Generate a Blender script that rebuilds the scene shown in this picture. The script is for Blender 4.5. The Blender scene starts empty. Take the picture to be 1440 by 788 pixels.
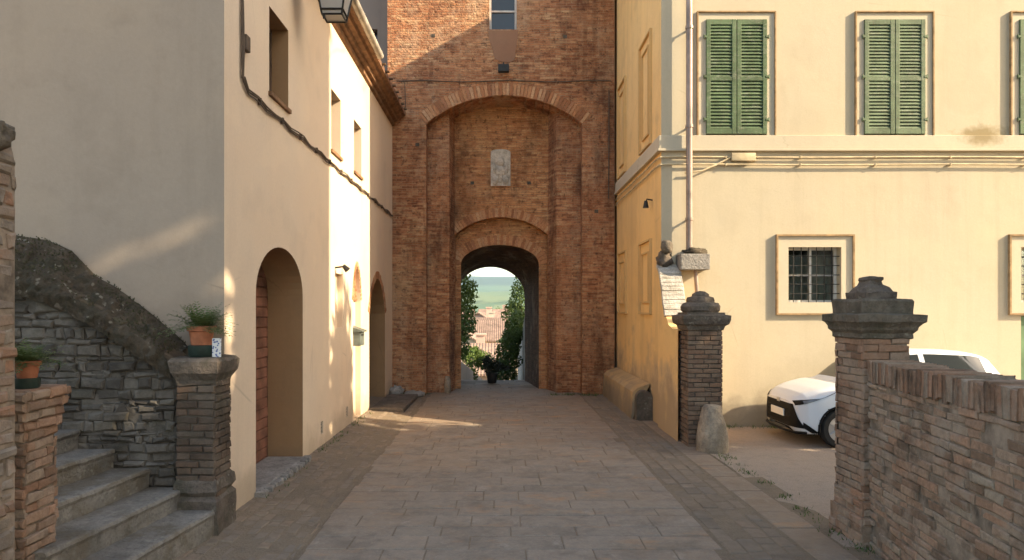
import bpy, bmesh, math, random
from mathutils import Vector, Matrix, noise as mnoise
from mathutils.geometry import tessellate_polygon
R = math.radians
SC = bpy.context.scene
COL = SC.collection
rng = random.Random(11)
HAZE = .00017
CX, CY, F, H = 704.0, 435.0, 960.0, 2.05

# ------------------------------------------------------------------ mesh helpers
class MB:
    def __init__(s): s.v = []; s.f = []
    def add(s, vs, fs):
        n = len(s.v); s.v += [tuple(p) for p in vs]; s.f += [tuple(i + n for i in f) for f in fs]
    def box(s, a, b):
        (x0, y0, z0), (x1, y1, z1) = a, b
        s.add([(x0,y0,z0),(x1,y0,z0),(x1,y1,z0),(x0,y1,z0),(x0,y0,z1),(x1,y0,z1),(x1,y1,z1),(x0,y1,z1)],
              [(0,3,2,1),(4,5,6,7),(0,1,5,4),(1,2,6,5),(2,3,7,6),(3,0,4,7)])
    def obox(s, c, u, v, w):
        c, u, v, w = map(Vector, (c, u, v, w)); vs = []
        for sz in (-1, 1):
            for sx, sy in ((-1,-1),(1,-1),(1,1),(-1,1)): vs.append(c + u*sx + v*sy + w*sz)
        s.add(vs, [(0,3,2,1),(4,5,6,7),(0,1,5,4),(1,2,6,5),(2,3,7,6),(3,0,4,7)])
    def bbox(s, a, b, bv=.01):
        """box with chamfered edges"""
        (x0, y0, z0), (x1, y1, z1) = a, b
        bm = bmesh.new(); bmesh.ops.create_cube(bm, size=1)
        for v in bm.verts:
            v.co = Vector((x0+(v.co.x+.5)*(x1-x0), y0+(v.co.y+.5)*(y1-y0), z0+(v.co.z+.5)*(z1-z0)))
        bmesh.ops.bevel(bm, geom=bm.edges[:], offset=bv, segments=2, affect='EDGES', profile=.6)
        s.addbm(bm)
    def addbm(s, bm, M=None):
        bm.verts.index_update()
        s.add([(M @ v.co if M else v.co)[:] for v in bm.verts], [[v.index for v in f.verts] for f in bm.faces]); bm.free()
    def tube(s, pts, r, n=8, cap=True):
        pts = [Vector(p) for p in pts]; vs = []; fs = []
        rs = r if isinstance(r, (list, tuple)) else [r]*len(pts)
        up = None
        for i, p in enumerate(pts):
            d = (pts[min(i+1, len(pts)-1)] - pts[max(i-1, 0)]).normalized()
            if up is None: up = Vector((0,0,1)) if abs(d.z) < .9 else Vector((1,0,0))
            a = d.cross(up).normalized(); b = a.cross(d).normalized(); up = b
            for k in range(n):
                t = 2*math.pi*k/n; vs.append(p + a*math.cos(t)*rs[i] + b*math.sin(t)*rs[i])
        for i in range(len(pts)-1):
            for k in range(n):
                fs.append((i*n+k, i*n+(k+1)%n, (i+1)*n+(k+1)%n, (i+1)*n+k))
        if cap: fs.append(tuple(range(n))[::-1]); fs.append(tuple((len(pts)-1)*n+k for k in range(n)))
        s.add(vs, fs)
    def lathe(s, prof, c=(0,0,0), n=24, sq=0, rough=0, rs=4., seed=0, sx=1, sy=1):
        """profile (r,z); sq=1 gives a square section"""
        vs = []; fs = []; c = Vector(c)
        for (r, z) in prof:
            for k in range(n):
                t = 2*math.pi*k/n + (math.pi/4 if sq else 0); cc, ss = math.cos(t), math.sin(t)
                q = 1/max(abs(cc), abs(ss)) if sq else 1
                p = Vector((cc*r*q*sx, ss*r*q*sy, z))
                if rough and r > .001:
                    d = mnoise.noise_vector((p + c)*rs + Vector((seed,0,0)))*rough; d.z *= .6; p += d
                vs.append(p + c)
        for i in range(len(prof)-1):
            for k in range(n): fs.append((i*n+k, i*n+(k+1)%n, (i+1)*n+(k+1)%n, (i+1)*n+k))
        fs.append(tuple(range(n))[::-1]); fs.append(tuple((len(prof)-1)*n+k for k in range(n)))
        s.add(vs, fs)
    def poly(s, outer, holes, to3):
        loops = [outer] + list(holes); flat = [p for l in loops for p in l]
        tr = tessellate_polygon([[Vector((p[0], p[1], 0)) for p in l] for l in loops])
        s.add([to3(p[0], p[1], 0) for p in flat], [tuple(t) for t in tr])
    def reveal(s, loop, to3, d0, d1, close=True):
        n = len(loop); vs = [to3(p[0], p[1], d0) for p in loop] + [to3(p[0], p[1], d1) for p in loop]
        s.add(vs, [(i, (i+1)%n, n+(i+1)%n, n+i) for i in range(n if close else n-1)])
    def brick(s, o, u, v, n, w, h, d, b, j=0.):
        """rounded brick face: o corner, u,v,n unit vectors"""
        q = [(0,0),(w,0),(w,h),(0,h)]; vs = []
        jj = [(rng.uniform(-j,j), rng.uniform(-j,j)) for _ in q]
        for lev, (ins, dep) in enumerate(((0,-.02),(0,d-b),(b,d))):
            for i, (a, c) in enumerate(q):
                a2 = a + (ins if a == 0 else -ins) + jj[i][0]; c2 = c + (ins if c == 0 else -ins) + jj[i][1]
                vs.append(o + u*a2 + v*c2 + n*(dep + (rng.uniform(-b,b)*.25 if lev == 2 else 0)))
        fs = [(8,9,10,11)]
        for k in range(2):
            for i in range(4): fs.append((k*4+i, k*4+(i+1)%4, k*4+4+(i+1)%4, k*4+4+i))
        s.add(vs, fs)
    def bricks(s, o, u, v, n, W, Ht, bl=.25, bh=.06, m=.012, d=.02, b=.006, j=.003, dj=.006, skip=.0, keep=None, lj=.15, hj=0., ext=0.):
        o, u, v, n = Vector(o), Vector(u).normalized(), Vector(v).normalized(), Vector(n).normalized()
        z = 0.; row = 0
        while z < Ht - bh*.4:
            h = bh*(1 + rng.uniform(-hj, hj)); h = min(h, Ht - z)
            x = -ext - (rng.random()*bl if lj > .2 else (row % 2)*bl*.5)
            while x < W + ext:
                L = bl*(1 + rng.uniform(-lj, lj)); a = max(x, -ext); e = min(x + L, W + ext)
                if e - a > .03 and rng.random() >= skip and (keep is None or keep((a+e)/2, z + h/2)):
                    s.brick(o + u*a + v*z, u, v, n, e - a - m, h - m, d + rng.uniform(-dj, dj), min(b, (h-m)*.45), j)
                x += L
            z += h; row += 1
    def build(s, name, mat, parent=None, smooth=False, fix=True, world=True):
        me = bpy.data.meshes.new(name); me.from_pydata(s.v, [], s.f)
        if fix:
            bm = bmesh.new(); bm.from_mesh(me); bmesh.ops.recalc_face_normals(bm, faces=bm.faces[:]); bm.to_mesh(me); bm.free()
        if smooth:
            for p in me.polygons: p.use_smooth = True
        me.materials.append(mat)
        o = bpy.data.objects.new(name, me); COL.objects.link(o)
        if parent is not None:
            o.parent = parent
            if world and parent.type == 'EMPTY': o.location = -parent.location
        return o

def autosmooth(o, ang=40):
    me = o.data; bm = bmesh.new(); bm.from_mesh(me)
    for f in bm.faces: f.smooth = True
    for e in bm.edges:
        e.smooth = not (len(e.link_faces) == 2 and e.calc_face_angle(0) > R(ang))
    bm.to_mesh(me); bm.free()
    return o

def tag(o, label=None, cat=None, group=None, kind=None):
    if label: o['label'] = label
    if cat: o['category'] = cat
    if group: o['group'] = group
    if kind: o['kind'] = kind
    return o
def thing(name, label, cat, loc=(0,0,0), group=None):
    o = bpy.data.objects.new(name, None); COL.objects.link(o); o.location = loc; o.empty_display_size = .2
    return tag(o, label, cat, group)
def struct(name, mb, mat, **k): return tag(mb.build(name, mat, **k), kind='structure')
def copy_tree(o, parent=None):
    c = o.copy(); COL.objects.link(c)
    if parent is not None: c.parent = parent
    for ch in list(o.children): copy_tree(ch, c)
    return c

def arch(u0, u1, zb, zs, rise, n=20, pointed=False):
    c = (u0+u1)/2; w = (u1-u0)/2; pts = [(u0, zb)]
    for i in range(n+1):
        t = math.pi*(1 - i/n)
        if pointed:
            x = -1 + 2*i/n; zz = rise*(1-abs(x)**1.7)**.75
            pts.append((c + w*x, zs + zz))
        else: pts.append((c + w*math.cos(t), zs + rise*math.sin(t)))
    pts.append((u1, zb)); return pts
def segarch(u0, u1, zb, zs, rise, n=20):
    c = (u0+u1)/2; w = (u1-u0)/2; rad = (w*w + rise*rise)/(2*rise); a = math.asin(min(1, w/rad))
    pts = [(u0, zb)]
    for i in range(n+1):
        t = -a + 2*a*i/n; pts.append((c + rad*math.sin(t), zs + rise - rad + rad*math.cos(t)))
    pts.append((u1, zb)); return pts
def rect(u0, u1, z0, z1): return [(u0,z0),(u0,z1),(u1,z1),(u1,z0)]

# ------------------------------------------------------------------ materials
class NT:
    def __init__(s, name):
        s.m = bpy.data.materials.new(name); s.m.use_nodes = True; s.t = s.m.node_tree; s.t.nodes.clear()
        s.out = s.n('ShaderNodeOutputMaterial'); s.b = s.n('ShaderNodeBsdfPrincipled')
        s.l(s.b.outputs[0], s.out.inputs[0]); s.b.inputs['Roughness'].default_value = .85
        s.b.inputs['Specular IOR Level'].default_value = .25
        s.geo = None
    def n(s, t, **k):
        n = s.t.nodes.new(t)
        for a, b in k.items(): setattr(n, a, b)
        return n
    def l(s, a, b): s.t.links.new(a, b)
    def put(s, sock, v):
        if hasattr(v, 'links') or isinstance(v, bpy.types.NodeSocket): s.l(v, sock)
        elif isinstance(v, (tuple, list)) and len(v) == 3 and len(sock.default_value) == 4: sock.default_value = (*v, 1)
        else: sock.default_value = v
    def pos(s):
        if not s.geo: s.geo = s.n('ShaderNodeNewGeometry')
        return s.geo.outputs['Position']
    def island(s): s.pos(); return s.geo.outputs['Random Per Island']
    def obj(s): return s.n('ShaderNodeTexCoord').outputs['Object']
    def map(s, vec, scale=(1,1,1), loc=(0,0,0), rot=(0,0,0)):
        n = s.n('ShaderNodeMapping'); s.l(vec, n.inputs[0]); n.inputs['Scale'].default_value = scale
        n.inputs['Location'].default_value = loc; n.inputs['Rotation'].default_value = rot; return n.outputs[0]
    def noise(s, scale, detail=4, rough=.55, vec=None, dist=0):
        n = s.n('ShaderNodeTexNoise'); s.l(vec or s.pos(), n.inputs['Vector'])
        n.inputs['Scale'].default_value = scale; n.inputs['Detail'].default_value = detail
        n.inputs['Roughness'].default_value = rough; n.inputs['Distortion'].default_value = dist; return n.outputs['Fac']
    def ramp(s, fac, stops, interp='LINEAR'):
        n = s.n('ShaderNodeValToRGB'); n.color_ramp.interpolation = interp; s.put(n.inputs[0], fac); e = n.color_ramp.elements
        while len(e) < len(stops): e.new(.5)
        for i, (p, c) in enumerate(stops):
            e[i].position = p; e[i].color = (*c, 1) if isinstance(c, (tuple, list)) else (c, c, c, 1)
        return n.outputs[0]
    def mix(s, fac, a, b, mode='MIX'):
        n = s.n('ShaderNodeMix', data_type='RGBA', blend_type=mode)
        s.put(n.inputs[0], fac); s.put(n.inputs[6], a); s.put(n.inputs[7], b); return n.outputs[2]
    def math(s, op, a, b=0., c=None, clamp=False):
        n = s.n('ShaderNodeMath', operation=op, use_clamp=clamp); s.put(n.inputs[0], a); s.put(n.inputs[1], b)
        if c is not None: s.put(n.inputs[2], c)
        return n.outputs[0]
    def sep(s, v=None):
        n = s.n('ShaderNodeSeparateXYZ'); s.l(v or s.pos(), n.inputs[0]); return n.outputs
    def comb(s, x, y, z=0.):
        n = s.n('ShaderNodeCombineXYZ')
        for i, q in enumerate((x, y, z)): s.put(n.inputs[i], q)
        return n.outputs[0]
    def range(s, v, a, b, c=0., d=1., smooth=False):
        n = s.n('ShaderNodeMapRange'); n.interpolation_type = 'SMOOTHSTEP' if smooth else 'LINEAR'
        s.put(n.inputs[0], v)
        for i, q in enumerate((a, b, c, d)): n.inputs[i+1].default_value = q
        return n.outputs[0]
    def bump(s, h, strength=.4, dist=.02, prev=None):
        n = s.n('ShaderNodeBump'); s.put(n.inputs['Height'], h); n.inputs['Strength'].default_value = strength
        n.inputs['Distance'].default_value = dist
        if prev: s.l(prev, n.inputs['Normal'])
        s.l(n.outputs[0], s.b.inputs['Normal']); return n.outputs[0]
    def col(s, c): s.put(s.b.inputs['Base Color'], c); return s
    def rough(s, v): s.put(s.b.inputs['Roughness'], v); return s

def plain(name, c, rough=.6, metal=0., var=.15, scale=9., spec=.3, bump=.1):
    m = NT(name); n = m.noise(scale, 5); c2 = tuple(x*(1-var*1.6) for x in c); c1 = tuple(min(1, x*(1+var)) for x in c)
    m.col(m.ramp(n, [(.3, c2), (.7, c1)])).rough(rough); m.b.inputs['Metallic'].default_value = metal
    m.b.inputs['Specular IOR Level'].default_value = spec
    if bump: m.bump(m.noise(scale*6, 3), bump, .01)
    return m.m

def plaster(name, c, warm, stain, base_top=.9, base_c=(.36,.31,.25), amt=.5, streak=.35, base_amt=.8, spot=None, wear=.5, rain=None):
    m = NT(name); p = m.pos()
    big = m.noise(.55, 5, .6); mid = m.noise(2.6, 6, .65); fine = m.noise(30, 4, .6)
    k = m.mix(m.range(big, .35, .7), c, warm)
    st = m.noise(1.6, 6, .7, m.map(p, (1.6, 1.6, .16)))
    k = m.mix(m.math('MULTIPLY', m.range(st, .52, .76), streak), k, stain)
    k = m.mix(m.math('MULTIPLY', m.range(mid, .56, .74), amt*.5), k, tuple(x*1.12 for x in c))
    k = m.mix(m.math('MULTIPLY', m.range(mid, .46, .28), amt*.5), k, stain)
    # damp and lost plaster near the foot of the wall, with a ragged edge
    z = m.sep()[2]
    edge = m.math('SUBTRACT', m.math('ADD', z, m.math('MULTIPLY', m.math('SUBTRACT', m.noise(1.3, 6, .65), .5), 1.9*base_top)), base_top*.5)
    k = m.mix(m.math('MULTIPLY', m.range(edge, base_top*.35, -.05), base_amt), k, base_c)
    k = m.mix(m.math('MULTIPLY', m.range(edge, 0., -.3), base_amt*.6), k, tuple(x*.65 for x in base_c))
    k = m.mix(m.range(fine, .3, .7, .0, .2), k, tuple(x*.7 for x in c))
    pt = m.noise(.9, 3, .5, m.map(p, (1,1,1), (17,5,2)))
    k = m.mix(m.range(pt, .57, .63, 0, wear*.5), k, tuple(a*b for a, b in zip(c, (1.12,1.1,1.04))))
    k = m.mix(m.range(pt, .42, .36, 0, wear*.5), k, tuple(a*b for a, b in zip(stain, (.95,.95,.95))))
    vc = m.n('ShaderNodeTexVoronoi', feature='DISTANCE_TO_EDGE'); m.l(m.mix(.12, p, m.n('ShaderNodeTexNoise').outputs['Color']), vc.inputs['Vector']); vc.inputs['Scale'].default_value = .55
    ck = m.math('MULTIPLY', m.range(vc.outputs['Distance'], .006, .001), m.range(m.noise(.8, 3, .6, m.map(p, (1,1,1), (4,19,3))), .55, .63))
    k = m.mix(m.math('MULTIPLY', ck, wear*.6), k, tuple(x*.35 for x in c))
    if rain:
        rn = m.noise(2.2, 6, .7, m.map(p, (3.2, 3.2, .12), (1, 8, 2)))
        zz0 = m.sep()[2]
        band = m.math('MAXIMUM', m.range(zz0, rain-1.5, rain), m.range(zz0, 1.2, 2.0))
        band = m.math('MULTIPLY', band, m.math('LESS_THAN', zz0, rain))
        k = m.mix(m.math('MULTIPLY', m.math('MULTIPLY', m.range(rn, .5, .66), band), .13), k, tuple(x*.8 for x in stain))
        rn2 = m.noise(2.0, 6, .7, m.map(p, (2.4, 2.4, .1), (6, 2, 2)))
        k = m.mix(m.range(rn2, .54, .7, 0, .12), k, tuple(x*.8 for x in stain))
    if spot:
        xx, yy_, zz = m.sep(); dx = m.math('DIVIDE', m.math('SUBTRACT', xx, spot[0]), spot[2]); dz = m.math('DIVIDE', m.math('SUBTRACT', zz, spot[1]), spot[3])
        dd = m.math('ADD', m.math('SQRT', m.math('ADD', m.math('MULTIPLY', dx, dx), m.math('MULTIPLY', dz, dz))), m.math('MULTIPLY', m.math('SUBTRACT', m.noise(6, 5, .7), .5), 1.6))
        k = m.mix(m.range(dd, 1.1, .35, 0, .75), k, (.22,.16,.07))
    m.col(k).rough(.92)
    hgt = m.math('ADD', m.math('MULTIPLY', m.noise(4, 4), .8), m.math('MULTIPLY', m.noise(55, 4), .25))
    m.bump(hgt, .2, .022); return m.m

def brickmat(name, tones, mortar, bw=.255, rh=.057, ms=.009, horiz=False, smear=.35, smear_c=(.42,.34,.25), dark=.5):
    m = NT(name); p = m.pos(); x, y, z = m.sep()
    wob = m.math('MULTIPLY', m.math('SUBTRACT', m.noise(1.2, 3), .5), .05)
    u = m.math('ADD', m.math('ADD', x, y), m.math('MULTIPLY', m.math('SUBTRACT', m.noise(7, 3), .5), .06))
    vec = m.comb(u, m.math('ADD', z, m.math('ADD', wob, m.math('MULTIPLY', m.math('SUBTRACT', m.noise(10, 3), .5), .03))))
    b = m.n('ShaderNodeTexBrick'); m.l(vec, b.inputs['Vector'])
    for k, v in (('Scale',1.),('Mortar Size',ms),('Mortar Smooth',.5),('Bias',0.),('Brick Width',bw),('Row Height',rh)): b.inputs[k].default_value = v
    b.inputs['Color1'].default_value = (0,0,0,1); b.inputs['Color2'].default_value = (1,1,1,1); b.inputs['Mortar'].default_value = (.5,.5,.5,1)
    cell = m.noise(3.1, 3, .7, m.map(vec, (1, 4, 1)))
    t = m.math('ADD', m.math('MULTIPLY', b.outputs['Color'], .42), m.math('MULTIPLY', cell, .58))
    k = m.ramp(t, [(.22, tones[0]), (.42, tones[1]), (.58, tones[2]), (.78, tones[3])])
    patch = m.noise(.75, 5, .65)
    k = m.mix(m.range(patch, .42, .68, 0, .6), k, tones[2])
    p2 = m.noise(.42, 6, .7, m.map(p, (1, 1, .8), (21, 4, 9)))
    k = m.mix(m.range(p2, .5, .66, 0, .6), k, tuple(a*.72 for a in tones[1]))
    k = m.mix(m.range(p2, .47, .36, 0, .5), k, tuple(a*b for a, b in zip(tones[3], (.86,.9,.92))))
    k = m.mix(m.math('MULTIPLY', b.outputs['Fac'], m.range(m.noise(2.3, 4, .7), .35, .65, .25, .85)), k, mortar)
    sm = m.noise(1.7, 7, .72, m.map(p, (1, 1, .6), (3, 7, 1)))
    k = m.mix(m.math('MULTIPLY', m.range(sm, .52, .64), smear), k, smear_c)
    dk = m.noise(1.1, 7, .7, m.map(p, (1.4, 1.4, .5), (11, 3, 5)))
    k = m.mix(m.math('MULTIPLY', m.range(dk, .5, .66), dark), k, tuple(q*.38 for q in tones[0]))
    pit = m.noise(11, 4, .7)
    mot = m.noise(5.2, 6, .75, m.map(p, (1,1,1.5), (2,9,6)))
    k = m.mix(m.range(mot, .5, .62, 0, .38), k, tuple(q*.6 for q in tones[0]))
    k = m.mix(m.range(mot, .46, .36, 0, .28), k, tones[3])
    k = m.mix(m.range(pit, .44, .32, 0, .75), k, tuple(q*.4 for q in tones[0]))
    m.col(k).rough(.93)
    hgt = m.math('SUBTRACT', m.math('ADD', m.math('MULTIPLY', m.noise(22, 4), .5), m.math('MULTIPLY', pit, .9)), m.math('MULTIPLY', b.outputs['Fac'], .8))
    m.bump(hgt, .9, .045); return m.m

def islandmat(name, tones, dirt=(.1,.09,.08), dirt_amt=.5, grey=None, grey_amt=.0, rough=.92, scale=5., bumpd=.012, moss=None):
    m = NT(name); i = m.island()
    k = m.ramp(i, [(q/(len(tones)-1)*.94+.03, t) for q, t in enumerate(tones)])
    k = m.mix(m.range(m.noise(scale*5, 4, .65), .35, .7, 0, .45), k, tuple(x*.55 for x in tones[0]))
    if grey: k = m.mix(m.math('MULTIPLY', m.range(m.noise(scale*.42, 6, .7), .47, .62), grey_amt), k, grey)
    if moss: k = m.mix(m.range(m.noise(scale*.6, 6, .7, m.map(m.pos(), (1,1,1), (5,5,5))), .54, .68, 0, .7), k, moss)
    k = m.mix(m.math('MULTIPLY', m.range(m.noise(scale*.5, 7, .72, m.map(m.pos(), (1,1,1), (9,2,4))), .5, .72), dirt_amt), k, dirt)
    m.col(k).rough(rough); m.bump(m.noise(scale*9, 5, .65), .7, bumpd); return m.m

M = {}
M['plaster_left'] = plaster('plaster_left', (.68,.55,.425), (.70,.54,.40), (.54,.43,.335), .55, (.44,.34,.245), .5, .35, .6)
M['plaster_front_shade'] = plaster('plaster_front_shade', (.335,.272,.218), (.365,.29,.225), (.25,.198,.155), .5, (.25,.215,.18), .8, .5, .5)  # beige house plaster with the front's shade put into its colour
M['plaster_yellow'] = plaster('plaster_yellow', (.49,.425,.32), (.51,.435,.31), (.41,.34,.245), 1.05, (.29,.25,.19), .65, .45, .9, (8.38,5.1,.5,.16), .38, 4.8)
M['plaster_peach_bounce'] = plaster('plaster_peach_bounce', (.82,.555,.26), (.82,.53,.235), (.56,.37,.19), 1.6, (.46,.34,.23), .9, .7, .85)  # house plaster with warm bounce light mixed into the colour
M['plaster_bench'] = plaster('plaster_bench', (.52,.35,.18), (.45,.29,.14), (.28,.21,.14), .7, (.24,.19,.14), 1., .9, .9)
M['trim_yellow'] = plaster('trim_yellow', (.52,.455,.35), (.51,.44,.33), (.44,.375,.28), .01, amt=.4, streak=.2, base_amt=0, spot=(8.38,5.05,.4,.2), wear=.5)
M['plaster_patch'] = plaster('plaster_patch', (.27,.15,.095), (.26,.13,.08), (.17,.10,.07), .01, amt=.6, base_amt=0)
M['trim_ochre_shade'] = plain('trim_ochre_shade', (.33,.215,.115), .9, var=.25)  # ochre fillet, darkened to carry the shadow line round the frames
M['plaster_back'] = plaster('plaster_back', (.24,.21,.19), (.25,.22,.2), (.16,.14,.13), .01, base_amt=0)
BR = [(.17,.07,.04),(.37,.14,.067),(.52,.23,.112),(.62,.40,.23)]
M['brick'] = brickmat('brick_tower', BR, (.42,.29,.18), smear=.42, smear_c=(.52,.37,.25), dark=.66)
M['brick_in'] = brickmat('brick_niche', [(.23,.098,.045),(.45,.18,.078),(.58,.265,.118),(.65,.39,.2)], (.38,.25,.15), smear=.4, smear_c=(.43,.28,.17), dark=.55)
M['brick_vault_shade'] = brickmat('brick_vault_shade', [(.05,.025,.015),(.085,.04,.02),(.11,.055,.03),(.14,.075,.04)], (.09,.06,.04), dark=.5)  # passage shade put into the colour: the same brick, darkened throughout
M['jamb'] = plaster('jamb_brown', (.34,.20,.105), (.30,.17,.085), (.22,.13,.07), .3, (.2,.13,.08), .7, .4, .6)
M['vouss'] = islandmat('brick_voussoir', [(.27,.115,.06),(.41,.175,.085),(.50,.24,.12),(.55,.33,.19),(.36,.15,.08)], (.13,.08,.05), .45)
OB = [(.21,.14,.098),(.33,.20,.135),(.40,.275,.195),(.36,.29,.22),(.43,.25,.165),(.27,.205,.155)]
M['oldbrick'] = islandmat('brick_old', OB, (.075,.058,.045), .85, (.36,.295,.235), .65)
M['redbrick'] = islandmat('brick_weathered', [(.21,.125,.085),(.31,.17,.11),(.37,.22,.145),(.33,.25,.19),(.40,.22,.145)], (.085,.063,.048), .8, (.34,.27,.21), .6)
M['pier'] = islandmat('pier_stone', [(.20,.16,.13),(.26,.21,.165),(.30,.16,.1),(.26,.21,.165)], (.12,.1,.085), .5, (.29,.245,.205), .85)
M['darkbrick'] = islandmat('brick_dark', [(.14,.09,.066),(.21,.125,.085),(.25,.165,.115),(.20,.15,.115)], (.055,.045,.036), .8, (.2,.165,.13), .5)
M['brick_stair_dark'] = islandmat('brick_stair_dark', [(.085,.06,.045),(.13,.082,.058),(.16,.11,.08),(.12,.095,.075)], (.045,.038,.03), .85, (.16,.135,.11), .5, moss=(.06,.058,.04))  # darker, mossier brick tones for the corner stair pillar
M['rubble'] = islandmat('rubble_stone', [(.06,.052,.045),(.10,.088,.076),(.14,.12,.10),(.08,.07,.06),(.16,.14,.115)], (.038,.032,.026), .9, (.2,.18,.155), .55, moss=(.06,.055,.038))
M['mortar'] = plain('mortar', (.25,.195,.15), .95, var=.4, scale=7, bump=.5)
M['mortar_dark'] = plain('mortar_dark', (.095,.08,.066), .95, var=.4, scale=7, bump=.5)
def stone(name, c, moss=None, sc=4.):
    m = NT(name); n = m.noise(sc, 7, .7); k = m.ramp(n, [(.25, tuple(x*.45 for x in c)), (.5, c), (.75, tuple(min(1, x*1.45) for x in c))])
    k = m.mix(m.range(m.noise(sc*6, 5, .7), .5, .68, 0, .55), k, tuple(x*.4 for x in c))
    if moss: k = m.mix(m.range(m.noise(sc*.8, 6, .7, m.map(m.pos(), (1,1,1), (4,8,2))), .48, .62, 0, .75), k, moss)
    if moss:
        lv = m.n('ShaderNodeTexVoronoi'); m.l(m.mix(.06, m.pos(), m.n('ShaderNodeTexNoise').outputs['Color']), lv.inputs['Vector']); lv.inputs['Scale'].default_value = 16
        k = m.mix(m.math('MULTIPLY', m.range(lv.outputs['Distance'], .3, .2), m.range(m.noise(3.5, 4, .7), .5, .6, 0, .6)), k, (.30,.28,.23))
    m.col(k).rough(.92); m.bump(m.noise(sc*7, 6, .7), .9, .03); return m.m
M['leaf_dry'] = None
M['coping_dark'] = islandmat('coping_moss', [(.075,.055,.04),(.11,.075,.052),(.09,.075,.055),(.13,.10,.075)], (.05,.042,.032), .8, (.16,.145,.115), .5, moss=(.065,.062,.035))
M['stone_cap'] = stone('stone_cap', (.165,.135,.105), (.085,.078,.055))
M['stone_dark'] = stone('stone_dark', (.15,.12,.098), (.075,.07,.05))
M['stone_pale'] = stone('stone_pale', (.36,.29,.22), (.17,.14,.11), 4.)
M['stone_grey'] = stone('stone_grey', (.27,.25,.23))
M['step'] = stone('stone_step', (.23,.21,.185), (.15,.12,.085), 2.6)
M['marble'] = stone('marble_worn', (.50,.44,.37), None, 5.)
M['coping_pale'] = stone('coping_pale', (.52,.48,.43), (.3,.27,.22), 5.)
M['moss'] = stone('moss_bank', (.085,.066,.047), (.042,.04,.026), 6.)
M['darkiron'] = plain('dark_iron', (.025,.024,.023), .5, .3, .2)
M['cable'] = plain('cable_brown', (.10,.07,.05), .7, 0, .3, 5)
M['cable_pale'] = plain('cable_painted', (.55,.44,.28), .7, 0, .2, 5)
M['pipe'] = plain('copper_pipe', (.30,.225,.19), .45, .25, .25, 3)
M['gutter'] = plain('zinc_gutter', (.42,.38,.33), .5, .2, .25, 3)
M['eave'] = plain('terracotta_eave', (.24,.13,.072), .85, 0, .3, 6)
M['eave_dark'] = plain('eave_wood', (.13,.075,.042), .85, 0, .3, 6)
M['terracotta'] = plain('terracotta_pot', (.42,.155,.085), .8, 0, .2, 12)
M['pot_green'] = plain('green_glazed_pot', (.022,.04,.034), .4, 0, .2, 12)
M['tin'] = plain('grey_green_tin', (.12,.14,.125), .5, .1, .2)
def worn(name, c):
    m = NT(name); p = m.pos(); k = m.mix(m.range(m.noise(2.2, 6, .7), .38, .62), tuple(x*.72 for x in c), tuple(x*1.25 for x in c))
    k = m.mix(m.range(m.noise(5, 7, .75, m.map(p, (1,1,2.5))), .52, .66, 0, .6), k, (.22,.235,.18))
    k = m.mix(m.range(m.noise(26, 5, .7), .57, .66, 0, .7), k, (.11,.085,.055))
    k = m.mix(m.range(m.noise(1.5, 5, .7, m.map(p, (5,5,.3))), .52, .7, 0, .5), k, tuple(x*.55 for x in c))
    m.col(k).rough(.65); m.bump(m.noise(60, 4), .25, .006); return m.m
M['green'] = worn('green_paint', (.078,.122,.062))
M['green_pale'] = worn('green_paint_worn', (.105,.145,.085))
M['green_door'] = plain('green_door_paint', (.11,.2,.11), .5, 0, .2, 3)
M['door_wood'] = plain('door_planks', (.20,.085,.055), .7, 0, .35, 4, bump=.3)
M['door_dark'] = plain('door_old_wood', (.13,.075,.048), .75, 0, .35, 4, bump=.3)
M['frame_wood'] = plain('window_wood', (.10,.062,.04), .7, 0, .3, 5)
M['white_wood'] = plain('white_wood', (.62,.6,.56), .6, 0, .15, 6)
M['curtain'] = plain('net_curtain', (.5,.49,.47), .9, 0, .2, 8)
M['car_white'] = plain('car_paint', (.62,.64,.68), .22, 0, .01, 1, .5, 0)
M['car_black'] = plain('car_black_plastic', (.008,.008,.009), .6, 0, .1, 6, .12, 0)
M['rubber'] = plain('tyre_rubber', (.02,.02,.02), .85, 0, .2)
M['alloy'] = plain('wheel_rim', (.4,.4,.42), .35, .7, .05)
M['plate'] = plain('number_plate', (.7,.7,.68), .4, 0, .03, 3, .4, 0)
def glass(name, c, rough=.06, alpha=None):
    m = NT(name); m.col(c).rough(rough); m.b.inputs['Specular IOR Level'].default_value = .6
    return m.m
M['glass_dark'] = glass('glass_dark', (.02,.024,.026))
M['car_glass'] = glass('car_glass', (.03,.035,.038), .04)
M['lens'] = glass('headlight_lens', (.14,.15,.17), .08)
m = NT('lamp_glass'); m.col((.55,.54,.52)).rough(.35); m.b.inputs['Transmission Weight'].default_value = .35; M['lamp_glass'] = m.m
def tiles(name, c, axis=0, bs=.9):
    m = NT(name); x, y, z = m.sep(); u = x if axis == 0 else y
    w = m.math('SINE', m.math('MULTIPLY', u, 2*math.pi/.2))
    k = m.ramp(m.noise(1.4, 5, .7), [(.25, tuple(q*.5 for q in c)), (.5, c), (.75, tuple(min(1, q*1.5) for q in c))])
    k = m.mix(m.range(m.noise(7, 4), .5, .7, 0, .5), k, (.3,.25,.18))
    m.col(k).rough(.9); m.bump(w, bs, .05); return m.m
M['tiles'] = tiles('roof_tiles', (.26,.135,.085), 1)
M['tiles_far'] = tiles('roof_tiles_far', (.26,.17,.135), 0, .35)
M['tiles_dark'] = tiles('roof_tiles_brown', (.19,.125,.10), 0, .35)
M['wall_far'] = plaster('far_wall', (.55,.44,.35), (.5,.4,.33), (.42,.34,.28), .01, base_amt=0)
M['wall_far_pink'] = plaster('far_wall_pink', (.55,.38,.31), (.5,.36,.3), (.42,.3,.25), .01, base_amt=0)
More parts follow.
